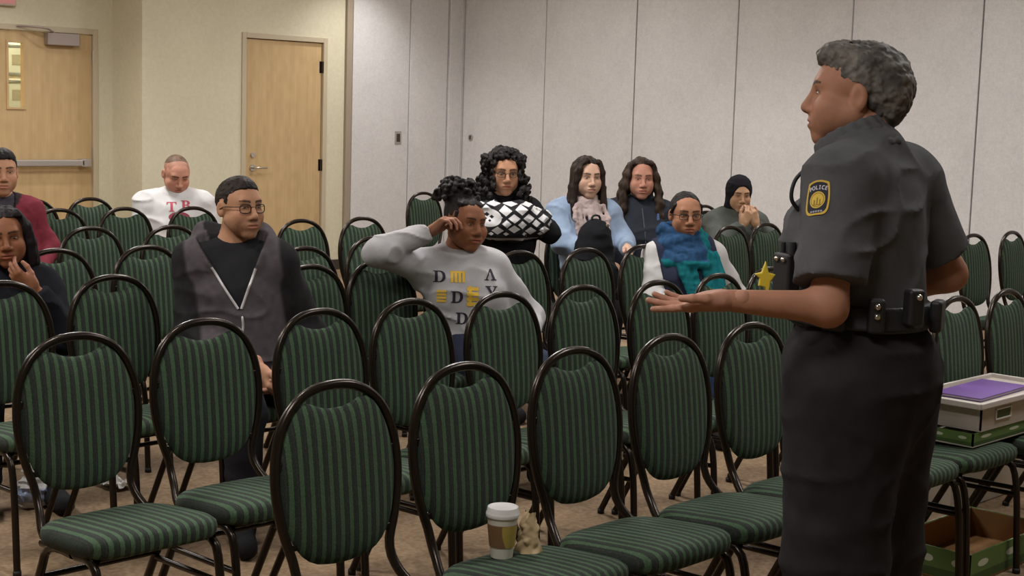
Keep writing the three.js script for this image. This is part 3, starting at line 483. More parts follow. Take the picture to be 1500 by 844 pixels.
function person(o) {
  const G0 = thing('person', o.label, 'person', [o.base[0], 0, o.base[1]], o.face * RAD); if (o.group) G0.userData.group = o.group;
  const cs = Math.cos(o.face * RAD), sn = Math.sin(o.face * RAD); o.L = (w) => { const x = w[0] - o.base[0], z = w[2] - o.base[1]; return [x * cs - z * sn, w[1], x * sn + z * cs]; };
  if (o.headW) o.head = o.L(o.headW); if (o.headDir !== undefined) o.headYaw = o.headDir - o.face;
  const hs = o.headScale || 1; o.headScale = hs; const HM = headMatrix(o); o.HM = HM;
  o.pel = o.pel || [0, 0.55, 0]; o.neck = o.neck || add3(apply(HM, [0, -0.13, -0.045]), [0, -0.03, 0]);
  const tw = (o.twist || 0) * RAD, ls = nrm([Math.cos(tw), o.tilt || 0, -Math.sin(tw)]); const sw = o.shw || 0.165; const sc = add3(o.neck, nrm(sub3(o.neck, o.pel)), -(o.shDrop ?? 0.065));
  o.sh = o.sh || [add3(sc, ls, sw), add3(sc, ls, -sw)];
  o.hip = o.hip || [add3(o.pel, [0.085, -0.01, 0.02]), add3(o.pel, [-0.085, -0.01, 0.02])]; o.knee = o.knee || [[0.12, 0.5, 0.42], [-0.12, 0.5, 0.42]]; o.ank = o.ank || [[0.12, 0.1, 0.4], [-0.12, 0.1, 0.4]];
  o.el = o.el || [add3(o.sh[0], [0.05, -0.27, 0.06]), add3(o.sh[1], [-0.05, -0.27, 0.06])]; o.wr = o.wr || [[0.06, 0.63, 0.26], [-0.06, 0.63, 0.26]];
  // body
  const body = new Field(); torso(body, o, 0); for (const i of [0, 1]) arm(body, o, i, 0, 0, 1, false); legs(body, o, 0);
  const nb = apply(HM, [0, -0.045, -0.02]); body.cap(add3(o.neck, [0, -0.02, 0]), nb, (o.neckR || 0.054) * 1.08, o.neckR || 0.054, 0.03);
  for (const i of [0, 1]) { const a = o.ank[i], t = o.toe ? o.toe[i] : add3(a, [Math.sign(a[0]) * 0.02, -0.06, 0.17]); body.cap(a, [a[0], a[1] - 0.05, a[2] - 0.02], 0.04, 0.034, 0.02); body.cap([a[0], a[1] - 0.05, a[2]], t, 0.036, 0.028, 0.02); }
  const hc = headColor(o); const sk = o.skin; const bodyCol = (x, y, z) => { const n = noise(x * 40, y * 40, z * 40); return mix(sk, [sk[0] * 0.8, sk[1] * 0.76, sk[2] * 0.74], 0.5 + n * 0.4); };
  const geos = [meshField(body, o.bodyCell || 0.012, bodyCol)];
  const hf = headField(o); const hg = meshField(hf, o.headCell || 0.0034, hc); hg.applyMatrix4(HM); geos.push(hg);
  o.handM = [];
  for (const i of [0, 1]) { // hand frame: dir (fingers), palm normal
    const h = (o.hands && o.hands[i]) || {}; const Y = nrm(h.dir || sub3(o.wr[i], o.el[i])); let Z = h.palm || [0, -1, 0.2]; Z = nrm(sub3(Z, Y.map((v) => v * dot(Z, Y)))); const X = cross(Y, Z); // thumb side for the left hand (+x when palm down, fingers forward)
    const sx = i === 0 ? -1 : 1; const m = basisMat(o.wr[i], X, Y, Z, h.scale || o.handScale || 0.95); const g = meshField(handField(h.flip ? -sx : sx, h), o.handCell || 0.0036, (x, y, z) => { const n = noise(x * 90, y * 90, z * 90); const pc = o.palm || mix(sk, [0.6, 0.32, 0.24], 0.35); return mix(mix(sk, pc, sstep(-0.002, 0.008, z)), sk.map((v) => v * 0.7), 0.25 + n * 0.3); }); g.applyMatrix4(m); geos.push(g); o.handM.push(m);
  }
  part('body', mergeGeometries(geos), skinMat, G0);
  for (const s of [1, -1]) { const e = eyeGeo(s, o.eyesClosed); e.applyMatrix4(HM); part('eye', e, eyeMat, G0); }
  o.G = G0; o.hf = hf; o.bodyField = body; return o;
}
// garments
const foldNoise = (amp, fr = 9) => (x, y, z) => { const wx = 0.35 * noise(x * 5 + 9, y * 5, z * 5), r = 1 - Math.abs(noise(x * fr * 0.8 + wx * 3 + y * 4, y * fr * 1.5 + 11, z * fr * 0.8 - wx * 2)) * 1.6; const rr = r > 0 ? r * r * r : 0; return amp * (0.8 * fbm(x * fr, y * fr * 0.8, z * fr) + 0.35 * noise(x * fr * 0.7 + 5, y * fr * 2.6, z * fr * 0.7) - 0.95 * rr + 0.25); };
const tone = (c, a = 0.12, fr = 30) => (x, y, z) => { const n = 1 + a * (noise(x * fr, y * fr, z * fr) + 0.6 * noise(x * fr * 5, y * fr * 5, z * fr * 5)); return [c[0] * n, c[1] * n, c[2] * n]; };
function garment(o, name, build, col, { cell = 0.009, amp = 0.006, fr = 9, label, mat = clothMat, clip } = {}) { const f = new Field(); build(f); if (amp) f.disp = foldNoise(amp, fr); if (clip) f.clip = clip; const m = part(name, meshField(f, cell, typeof col === 'function' ? col : tone(col)), mat, o.G, label); m.userData.field = undefined; o[name + 'F'] = f; return m; }
function trousers(o, col, label) {
  garment(o, 'trousers', (f) => { legs(f, o, 0.016); f.ell(add3(o.pel, [0, 0.005, 0]), [0.16 * (o.hips || 1) + 0.012, 0.115, 0.125 * (o.girth || 1) + 0.01], 0.05); }, col, { cell: 0.013, label });
  for (const i of [0, 1]) { const f = new Field(), a = o.ank[i], s = Math.sign(a[0]); const t = o.toe ? o.toe[i] : add3(a, [s * 0.02, -0.06, 0.17]); f.cap([a[0], a[1] - 0.02, a[2] - 0.01], [a[0], a[1] - 0.05, a[2] - 0.025], 0.05, 0.046, 0.02); f.cap([a[0], a[1] - 0.05, a[2] - 0.02], t, 0.047, 0.04, 0.03); f.clip = [(x, y) => 0.004 - y]; part('shoe', meshField(f, 0.011, tone(o.shoe || [0.02, 0.02, 0.022])), clothMat, o.G); }
}
// hair helpers in head frame -> mesh added to the person
function hair(o, build, col, { cell = 0.0042, disp, name = 'hair', label, clip, mat = hairMat } = {}) { const f = new Field(); build(f); if (disp) f.disp = disp; if (clip) f.clip = clip; const g = meshField(f, cell, col); g.applyMatrix4(o.HM); return part(name, g, mat, o.G, label); }
const hairCol = (c, hi = 0.5) => (x, y, z) => { const n = 0.75 + hi * (noise(x * 55, y * 9, z * 55) + 0.7 * noise(x * 140, y * 20, z * 140)); return c.map((v) => v * Math.max(0.3, n)); };
const strand = (a = 0.003) => (x, y, z) => a * (noise(x * 90, y * 10, z * 90) + 0.7 * noise(x * 200, y * 22, z * 200));
function locks(f, list) { for (const [pts, r0, r1] of list) for (let i = 0; i < pts.length - 1; i++) { const n = pts.length - 1; f.cap(pts[i], pts[i + 1], r0 + (r1 - r0) * (i / n), r0 + (r1 - r0) * ((i + 1) / n), 0.012); } }
const mirror = (list) => list.concat(list.map(([p, a, b]) => [p.map((q) => [-q[0], q[1], q[2]]), a, b]));
function glasses(o, c = 0x1a1512, w = 0.021, h = 0.0155) {
  const gs = []; for (const s of [1, -1]) { const pts = []; for (let i = 0; i < 16; i++) { const a = (i / 16) * Math.PI * 2, e = 0.6, ca = Math.cos(a), sa = Math.sin(a); pts.push(V(s * 0.0335 + Math.sign(ca) * Math.pow(Math.abs(ca), e) * w, -0.003 + Math.sign(sa) * Math.pow(Math.abs(sa), e) * h, 0.0965 - Math.abs(s * 0.0335 + ca * w) * 0.18)); } gs.push(tube(pts, 0.0019, 40, 6, true)); gs.push(tube([[s * 0.055, 0.004, 0.086], [s * 0.073, 0.004, 0.06], [s * 0.081, 0.002, 0.01], [s * 0.083, -0.006, -0.012]], 0.0017, 16, 5)); }
  gs.push(tube([[-0.0125, 0.001, 0.094], [0, 0.004, 0.098], [0.0125, 0.001, 0.094]], 0.0018, 8, 5)); const g = mergeGeometries(gs); g.applyMatrix4(o.HM); const gl = part('glasses', g, plain(c, 0.35), o.G, 'dark framed glasses');
  for (const s of [1, -1]) { const sh = new THREE.CircleGeometry(1, 20); sh.scale(w - 0.001, h - 0.001, 1); sh.rotateY(s * 0.17); sh.translate(s * 0.0335, -0.003, 0.09); sh.applyMatrix4(o.HM); part('lens', sh, M.glass, gl); }
}
// flat print patch pressed onto a garment: origin in front of it, right, up, direction
function printPatch(o, field, org, right, up, dir, w, h, tex, nu = 26, nv = 26, name = 'print', label, alpha = true) {
  const pos = [], uv = [], idx = []; for (let j = 0; j <= nv; j++) for (let i = 0; i <= nu; i++) { const u = i / nu, v = j / nv; const p = add3(add3(org, right, (u - 0.5) * w), up, (v - 0.5) * h); pos.push(...snap(field, p, dir, 0.0022)); uv.push(u, v); }
  for (let j = 0; j < nv; j++) for (let i = 0; i < nu; i++) { const a = j * (nu + 1) + i, b = a + 1, c = a + nu + 1, d = c + 1; idx.push(a, b, d, a, d, c); }
  const g = new THREE.BufferGeometry(); g.setAttribute('position', new THREE.Float32BufferAttribute(pos, 3)); g.setAttribute('uv', new THREE.Float32BufferAttribute(uv, 2)); g.setIndex(idx); g.computeVertexNormals();
  return part(name, g, S({ map: tex, roughness: 0.85, transparent: alpha, alphaTest: alpha ? 0.35 : 0, side: THREE.DoubleSide }), o.G, label);
}
const surfTube = (field, pts, dir, r, lift = 0) => tube(pts.map((p) => snap(field, p, dir, lift)), r, pts.length * 4, 6);

// ---------- the people ----------
const HL = [[-0.13, -0.07], [-0.05, -0.065], [-0.034, -0.03], [-0.028, 0.026], [0.004, 0.026], [0.008, -0.006], [0.028, -0.004], [0.036, 0.03], [0.045, 0.055], [0.06, 0.066], [0.12, 0.075]];
const hairline = (dy = 0, tab = HL) => (x, y, z) => { let v = tab[0][1]; for (let i = 0; i < tab.length - 1; i++) if (z >= tab[i][0]) { const t = Math.min(1, (z - tab[i][0]) / (tab[i + 1][0] - tab[i][0])); v = tab[i][1] + (tab[i + 1][1] - tab[i][1]) * t; } return (v + dy - y + 0.003 * noise(x * 120, z * 120, 3)) * 0.7; };
const WHL = [[-0.14, -0.12], [-0.04, -0.1], [0.02, -0.06], [0.034, 0.0], [0.048, 0.045], [0.062, 0.068], [0.08, 0.078], [0.12, 0.085]];
function frame(o) { o.T = torso(new Field(), o, 0); o.P = (lat, y, fw) => { const t = (y - o.pel[1]) / (o.neck[1] - o.pel[1]); return add3(add3(lerp3(o.pel, o.neck, t), o.T.ls, lat), o.T.fs, fw); }; o.U = (x, y, z) => { const t = (y - o.pel[1]) / (o.neck[1] - o.pel[1]); const c = sub3([x, y, z], lerp3(o.pel, o.neck, t)); return [dot(c, o.T.ls), y, dot(c, o.T.fs)]; }; o.back = o.T.fs.map((v) => -v); return o; }
const SK = { tan: hex(0xb98a6c), brown: hex(0x8c5c41), deep: hex(0x7a4b36), light: hex(0xd0a088), pink: hex(0xcf9780), olive: hex(0xc09878), fair: hex(0xdcb49b) };

{ // man in the dark hoodie with glasses
  const o = frame(person({ label: 'seated man in a dark zipped hoodie and glasses, looking aside', base: [-4.63, -3.37], face: 66, twist: -16, headW: [-4.664, 1.196, -3.324], headDir: 88, headPitch: -2, headScale: 0.98, skin: SK.tan, stubble: 0.38, jaw: 1.03, shw: 0.158, shDrop: 0.055, chest: 1.0, hands: [{ palm: [-0.9, -0.3, 0.2], dir: [-0.25, -0.75, 0.5], curl: [0.5, 0.55, 0.6, 0.6] }, { palm: [0.9, -0.3, 0.2], dir: [0.25, -0.75, 0.5], curl: [0.5, 0.55, 0.6, 0.6] }], el: [[0.225, 0.7, 0.0], [-0.235, 0.7, -0.02]], wr: [[0.05, 0.63, 0.22], [-0.03, 0.62, 0.25]] }));
  hair(o, (f) => { f.ell([0, 0.032, -0.02], [0.0758, 0.084, 0.0965], 0.01); f.ell([0, 0.06, 0.01], [0.06, 0.06, 0.068], 0.02); f.ell([0, 0.025, 0.012], [0.0695, 0.062, 0.05], 0.015); }, hairCol([0.026, 0.018, 0.014], 0.5), { cell: 0.0032, disp: (x, y, z) => 0.0022 * (noise(x * 160, y * 160, z * 160) + 0.6 * noise(x * 60, y * 60, z * 60)), clip: [hairline(0.004)], label: 'short cropped dark hair' });
  garment(o, 'tshirt', (f) => { torso(f, o, 0.01); f.cap(add3(o.neck, [0, -0.03, 0]), add3(o.neck, [0, 0.028, 0.012]), 0.068, 0.062, 0.02, { flat: true }); }, [0.022, 0.022, 0.024], { amp: 0.004, label: 'black crew neck shirt' });
  const y0 = 0.815, grey = [0.085, 0.072, 0.078], blk = [0.022, 0.02, 0.022];
  const m = garment(o, 'hoodie', (f) => {
    torso(f, o, 0.024); for (const i of [0, 1]) arm(f, o, i, 0.02, 0, 0.96);
    const nb = o.neck; for (const s of [1, -1]) { const a = o.P(s * 0.075, nb[1] - 0.05, 0.1), b = o.P(s * 0.11, nb[1] + 0.005, 0.03), c = o.P(s * 0.1, nb[1] + 0.045, -0.05), d = o.P(0, nb[1] + 0.03, -0.13); f.cap(a, b, 0.028, 0.04, 0.03); f.cap(b, c, 0.04, 0.048, 0.03); f.cap(c, d, 0.048, 0.05, 0.04); }
  }, (x, y, z) => { const [l, , w] = o.U(x, y, z); const dn = Math.hypot(l, w + 0.02); const inner = y > o.neck[1] - 0.05 && dn < 0.1 && y > 0.9; const bl = inner ? 1 : sstep(0.15, 0.166, Math.abs(l) - 0.02 * sstep(0.9, 0.95, y)); const c = mix(grey, blk, bl); const n = 1 + 0.18 * noise(x * 60, y * 60, z * 60); return c.map((v) => v * n); },
  { cell: 0.0075, amp: 0.009, fr: 8, label: 'charcoal zip hoodie with black sleeves', clip: [(x, y, z) => { const [l, , w] = o.U(x, y, z); if (w < 0.03) return -1; return Math.min((y - y0) * 0.5 - Math.abs(l), w - 0.03) * 0.8; }] });
  const fld = o.hoodieF, zip = plain(0xc9c4c4, 0.45, 0.2); const fz = []; const slope = 0.5;
  for (const s of [1, -1]) { const pts = []; for (let i = 0; i <= 7; i++) { const y = y0 + (o.neck[1] - 0.07 - y0) * (i / 7) ; pts.push(o.P(s * ((y - y0) * slope + 0.006), y, 0.3)); } fz.push(surfTube(fld, pts, o.back, 0.0055)); }
  { const pts = []; for (let i = 0; i <= 8; i++) { const y = y0 - (y0 - 0.56) * (i / 8); pts.push(o.P(0.006 * Math.sin(i * 1.3), y, 0.35)); } fz.push(surfTube(fld, pts, o.back, 0.0048)); }
  part('zip', mergeGeometries(fz), zip, m, 'pale metal zip');
  trousers(o, [0.02, 0.02, 0.026]); glasses(o, 0x1c1511, 0.0225, 0.0165);
}
{ // woman in the lettered sweatshirt
  const base = [-4.63, -4.58], face = 72; const cs = Math.cos(face * RAD), sn = Math.sin(face * RAD); const L = (w) => { const x = w[0] - base[0], z = w[2] - base[1]; return [x * cs - z * sn, w[1], x * sn + z * cs]; };
  const eR = L([-4.79, 0.975, -4.12]), wR = L([-4.7, 1.06, -4.34]);
  const o = frame(person({ label: 'smiling woman in grey lettered sweatshirt with hair up, hand at her head', base, face, twist: -22, headW: [-4.664, 1.0975, -4.516], headDir: 82, headPitch: 2, headRoll: -5, headScale: 0.99, skin: SK.brown, wide: 1.05, fat: 0.008, nose: 1.15, jaw: 1.05, smile: 1, neckR: 0.055, bust: 1.05, girth: 1.0, shw: 0.15, shDrop: 0.055, armG: 0.95, pel: [0, 0.55, 0.02],
    el: [[0.25, 0.67, 0.02], eR], wr: [[0.12, 0.6, 0.26], wR], hands: [{}, { dir: L([-4.62, 1.16, -4.41]).map((v, i) => v - wR[i]), palm: [0.6, -0.2, 0.5], curl: [0.7, 0.75, 0.8, 0.8] }] }));
  const cc = hairCol([0.02, 0.015, 0.014], 0.5); const r = rng(5);
  hair(o, (f) => {
    f.ell([0, 0.036, -0.022], [0.079, 0.087, 0.1], 0.01);
    f.ell([0, 0.12, -0.08], [0.07, 0.055, 0.075], 0.03);
    for (let i = 0; i < 150; i++) { const a = r() * 6.28, u = r(), rad = (0.06 + 0.035 * r()) * (1 - 0.5 * u * u); f.ell([Math.cos(a) * rad * 1.1, 0.09 + u * 0.1, -0.08 + Math.sin(a) * rad * 1.1], [0.008 + r() * 0.009, 0.008 + r() * 0.009, 0.008 + r() * 0.009], 0.006); }
    for (let i = 0; i < 60; i++) { const u = r() * 2 - 1, w = r(); const s = 0.007 + 0.006 * r(); f.ell([u * 0.066, 0.08 + 0.03 * w * (1 - u * u * 0.6), 0.06 - 0.09 * w - 0.02 * u * u], [s, s, s], 0.006); }
    for (const s of [1, -1]) f.cap([s * 0.07, 0.045, 0.03], [s * 0.078, 0.0, 0.024], 0.009, 0.004, 0.006);
  }, cc, { disp: strand(0.003), clip: [hairline(0.0, [[-0.14, -0.08], [-0.04, -0.07], [-0.02, 0.02], [0.02, 0.0], [0.034, 0.01], [0.05, 0.05], [0.07, 0.07], [0.12, 0.078]])], label: 'dark curls piled on top of the head' });
  const gy = [0.42, 0.405, 0.41];
  garment(o, 'sweatshirt', (f) => { torso(f, o, 0.022); for (const i of [0, 1]) arm(f, o, i, 0.022, 0, 0.97); f.cap(add3(o.neck, [0, -0.05, 0]), add3(o.neck, [0, 0.022, 0.012]), 0.078, 0.07, 0.025, { flat: true }); }, tone(gy, 0.07), { cell: 0.0075, amp: 0.011, fr: 8, label: 'light grey crew neck sweatshirt' });
  for (const s of [1, -1]) { const a = o.sh[s > 0 ? 0 : 1]; }
  const tex = canvas(512, 512, (c, w, h) => {
    c.clearRect(0, 0, w, h); c.textAlign = 'center'; c.textBaseline = 'middle';
    c.fillStyle = '#d9b13f'; const blk = (x, y, a, b, n) => { for (let i = 0; i < n; i++) c.fillRect(x - a / 2, y - b / 2 + i * b / n, a, b / n * 0.72); };
    c.save(); for (let i = 0; i < 4; i++) c.fillRect(150 + i * 26, 70, 19, 84); c.fillRect(150, 70, 97, 15); c.restore(); blk(90, 260, 66, 96, 4); blk(300, 262, 78, 150, 4); c.fillRect(272, 180, 22, 150);
    c.fillStyle = '#221d2c'; c.font = 'bold 118px serif'; c.fillText('D', 78, 112); c.fillText('D', 196, 262); c.fillText('Λ', 420, 92); c.fillText('Y', 424, 218); c.fillText('D', 232, 420);
  });
  printPatch(o, o.sweatshirtF, o.P(-0.01, 0.775, 0.42), o.T.ls, [0, 1, 0], o.back, 0.33, 0.3, tex, 34, 34, 'print', 'black and gold letters printed on the front');
  trousers(o, [0.03, 0.035, 0.06]);
}
{ // woman with big curly hair
  const o = frame(person({ label: 'woman with big curly dark hair in a black and white patterned sweater', base: [-5.62, -5.77], face: 66, twist: -14, headW: [-5.63, 1.259, -5.734], headDir: 56, headPitch: 4, headScale: 0.98, skin: SK.tan, bust: 1.0, girth: 1.05, armG: 1.0, shw: 0.15, shDrop: 0.055, handScale: 0.8, el: [[0.2, 0.94, 0.1], [-0.2, 0.94, 0.08]], wr: [[0.05, 1.0, 0.17], [-0.05, 0.99, 0.17]], hands: [{ dir: [-1, 0, 0.1], curl: [0.9, 0.9, 0.9, 0.9] }, { dir: [1, 0, 0.1], curl: [0.9, 0.9, 0.9, 0.9] }] }));
  const r = rng(9);
  hair(o, (f) => {
    f.ell([0, 0.04, -0.03], [0.1, 0.095, 0.1], 0.01); f.ell([0, -0.06, -0.05], [0.12, 0.11, 0.07], 0.04);
    for (let i = 0; i < 420; i++) { const a = r() * 6.283, u = r() * 2 - 1; const y = u > 0 ? u * 0.1 + 0.03 : u * 0.2 + 0.03; const w = 0.105 + (y < 0 ? 0.035 * Math.min(1, -y / 0.1) : 0) - (y > 0.08 ? (y - 0.08) * 1.6 : 0); const x = Math.cos(a) * w, z = Math.sin(a) * w - 0.02; if (z > 0.035 && Math.abs(x) < 0.068 && y < 0.085) continue; const s = 0.007 + r() * 0.011; f.ell([x * (0.95 + 0.18 * r()), y, z], [s, s * 1.15, s], 0.006); }
  }, hairCol([0.02, 0.016, 0.015], 0.6), { cell: 0.0046, disp: (x, y, z) => 0.006 * (noise(x * 110, y * 80, z * 110) + 0.6 * noise(x * 220, y * 220, z * 220)), label: 'large mass of dark curls' });
  garment(o, 'top', (f) => { torso(f, o, 0.014); for (const i of [0, 1]) arm(f, o, i, 0.016, 0, 0.8); f.cap(add3(o.neck, [0, -0.04, 0]), add3(o.neck, [0, 0.03, 0.012]), 0.085, 0.07, 0.03, { flat: true }); }, [0.014, 0.014, 0.016], { label: 'black high necked top' });
  const g = garment(o, 'sweater', (f) => { f.cap(o.P(-0.16, 1.0, 0.15), o.P(0.0, 1.0, 0.19), 0.088, 0.085, 0.05); f.cap(o.P(0.0, 1.0, 0.19), o.P(0.16, 0.99, 0.15), 0.085, 0.08, 0.05); f.ell(o.P(-0.1, 1.04, 0.17), [0.09, 0.06, 0.08], 0.03); f.ell(o.P(0.06, 1.035, 0.2), [0.09, 0.06, 0.07], 0.03); f.ell(o.P(0, 0.955, 0.16), [0.2, 0.06, 0.1], 0.04); }, [1, 1, 1], { cell: 0.008, amp: 0.016, fr: 14, label: 'knitted sweater with white diamonds on black', });
  const p = g.geometry.attributes.position, uv = new Float32Array(p.count * 2); for (let i = 0; i < p.count; i++) { const [l, y, w] = o.U(p.getX(i), p.getY(i), p.getZ(i)); const a = Math.atan2(l, w + 0.05); uv[i * 2] = l / 0.5 + 0.5; uv[i * 2 + 1] = (y - 0.885) / 0.23; } g.geometry.setAttribute('uv', new THREE.BufferAttribute(uv, 2)); g.geometry.deleteAttribute('color');
  const tex = canvas(512, 320, (c, w, h) => { c.fillStyle = '#17161a'; c.fillRect(0, 0, w, h); c.fillStyle = '#d5d2d2'; const dia = (x, y, a, b) => { c.beginPath(); c.moveTo(x, y - b); c.lineTo(x + a, y); c.lineTo(x, y + b); c.lineTo(x - a, y); c.fill(); }; const q = rng(31); for (let i = 0; i < 6; i++) { const j = () => (q() - 0.5) * 16; dia(50 + i * 92 + j(), 62 + j(), 36, 40); dia(96 + i * 92 + j(), 118 + j(), 34, 34); dia(50 + i * 92 + j(), 160 + j(), 26, 30); dia(96 + i * 92 + j(), 208 + j(), 34, 30); dia(58 + i * 92 + j(), 236, 16, 14); dia(96 + i * 92 + j(), 18, 40, 20); } c.beginPath(); c.arc(150, 120, 66, 0, 7); c.fill(); c.fillStyle = '#17161a'; dia(140, 95, 14, 16); dia(165, 112, 12, 14); dia(128, 125, 12, 13); dia(152, 140, 9, 10); c.fillStyle = '#8f8b8c'; c.fillRect(0, 268, w, 22); c.fillStyle = '#d5d2d2'; for (let i = 0; i < 64; i++) c.fillRect(i * 8, 272, 4, 14); });
  tex.wrapS = THREE.RepeatWrapping; tex.wrapT = THREE.ClampToEdgeWrapping; g.material = S({ map: tex, roughness: 0.95 });
  trousers(o, [0.022, 0.021, 0.024]); glasses(o, 0x2a1d18, 0.021, 0.013);
}
{ // woman in the pale blue jacket
  const o = frame(person({ label: 'woman with long dark hair in pale blue jacket and pink scarf', base: [-5.61, -6.43], face: 74, twist: -14, headW: [-5.63, 1.229, -6.41], headDir: 62, headPitch: 3, headScale: 0.97, skin: SK.fair, shw: 0.142, shDrop: 0.06, bust: 0.9, girth: 0.95, armG: 0.92, el: [[0.2, 0.86, 0.06], [-0.21, 0.86, 0.04]], wr: [[0.08, 0.84, 0.27], [-0.08, 0.78, 0.26]], hands: [{ dir: [-0.3, -0.4, 0.8], palm: [-0.8, -0.5, 0] }, {}] }));
  hair(o, (f) => {
    f.ell([0, 0.036, -0.022], [0.083, 0.088, 0.103], 0.01); f.ell([0, -0.06, -0.06], [0.085, 0.14, 0.05], 0.04);
    locks(f, mirror([[[[0.055, 0.085, 0.04], [0.078, 0.03, 0.045], [0.086, -0.06, 0.035], [0.095, -0.15, 0.05], [0.085, -0.24, 0.07]], 0.02, 0.02], [[[0.075, 0.05, 0.0], [0.09, -0.06, 0.0], [0.1, -0.16, 0.01], [0.11, -0.23, 0.02]], 0.024, 0.022]]));
    locks(f, [[[[-0.03, 0.1, 0.055], [-0.068, 0.05, 0.06], [-0.082, -0.02, 0.05]], 0.02, 0.016]]);
  }, hairCol([0.035, 0.022, 0.016], 0.5), { cell: 0.0046, disp: strand(0.004), label: 'long straight dark brown hair', clip: [(x, y, z) => Math.min(z - 0.05, 0.05 - Math.abs(x) * 0.9, 0.082 - y) * 0.8] });
  garment(o, 'blouse', (f) => torso(f, o, 0.01), [0.3, 0.3, 0.32]);
  garment(o, 'jacket', (f) => { torso(f, o, 0.024); for (const i of [0, 1]) arm(f, o, i, 0.024, 0, 0.97); }, tone([0.29, 0.37, 0.5], 0.1), { cell: 0.0085, amp: 0.009, label: 'pale blue denim jacket' });
  garment(o, 'scarf', (f) => {
    const n = o.neck[1]; for (let k = 0; k < 4; k++) { const ring = []; for (let i = 0; i <= 12; i++) { const a = (i / 12) * Math.PI * 2, w = 0.076 + 0.012 * k + 0.006 * Math.sin(i * 2 + k * 3); ring.push(o.P(Math.sin(a) * w, n + 0.045 - 0.024 * k - 0.03 * Math.cos(a) + 0.007 * Math.sin(i * 1.7 + k), Math.cos(a) * w + 0.015)); } for (let i = 0; i < 12; i++) f.cap(ring[i], ring[i + 1], 0.017, 0.017, 0.009); }
    for (const s of [1, -1]) drape(f, [o.P(s * 0.045, n - 0.02, 0.105), o.P(s * 0.055, n - 0.1, 0.145), o.P(s * 0.05, n - 0.18, 0.155), o.P(s * 0.045, n - 0.27, 0.155)], 4, o.T.ls, 0.075, 0.013, 0.009);
  }, tone([0.46, 0.36, 0.34], 0.2, 40), { cell: 0.006, amp: 0.006, fr: 30, label: 'pale pink scarf' });
  trousers(o, [0.02, 0.018, 0.02]);
}
{ // woman with long brown hair
  const o = frame(person({ label: 'woman with long wavy brown hair in a dark navy jacket', base: [-5.61, -6.92], face: 70, twist: -18, headW: [-5.63, 1.215, -6.894], headDir: 50, headPitch: 3, headScale: 0.99, skin: SK.pink, shw: 0.15, shDrop: 0.058, girth: 1.0, bust: 0.95, brow: [0.06, 0.04, 0.03] }));
  hair(o, (f) => {
    f.ell([0, 0.036, -0.022], [0.084, 0.089, 0.103], 0.01); f.ell([0, -0.07, -0.055], [0.1, 0.15, 0.055], 0.04);
    locks(f, mirror([[[[0.05, 0.09, 0.04], [0.082, 0.03, 0.035], [0.098, -0.06, 0.03], [0.115, -0.14, 0.045], [0.12, -0.24, 0.06]], 0.02, 0.024], [[[0.078, 0.05, -0.01], [0.105, -0.05, 0.0], [0.13, -0.15, 0.0], [0.15, -0.24, 0.01]], 0.026, 0.022], [[[0.08, 0.0, 0.02], [0.11, -0.09, 0.035], [0.1, -0.17, 0.06], [0.12, -0.25, 0.05]], 0.02, 0.02]]));
  }, hairCol([0.055, 0.035, 0.024], 0.6), { cell: 0.0048, disp: (x, y, z) => strand(0.004)(x, y, z) + 0.004 * Math.sin(y * 90 + x * 40), label: 'long wavy brown hair', clip: [(x, y, z) => Math.min(z - 0.045, 0.06 - Math.abs(x) * 0.95, 0.085 - y) * 0.8] });
  garment(o, 'jacket', (f) => { torso(f, o, 0.026); for (const i of [0, 1]) arm(f, o, i, 0.026, 0, 0.97); f.cap(add3(o.neck, [0, -0.04, 0]), add3(o.neck, [0, 0.02, 0.012]), 0.082, 0.076, 0.025, { flat: true }); }, tone([0.035, 0.04, 0.052], 0.12), { cell: 0.009, amp: 0.01, label: 'dark navy zip jacket' });
  const z = []; for (let i = 0; i <= 6; i++) z.push(o.P(0.0, 1.03 - i * 0.05, 0.35)); part('zip', surfTube(o.jacketF, z, o.back, 0.004), plain(0x4a5058, 0.5), o.G);
  part('badge', rbx(-0.016, 0.016, -0.02, 0.02, -0.003, 0.003, 0.002).translate(...snap(o.jacketF, o.P(0.1, 0.98, 0.35), o.back, 0.003)), plain(0x5f7fb4, 0.6), o.G, 'small blue badge on the chest');
  trousers(o, [0.03, 0.032, 0.045]);
}
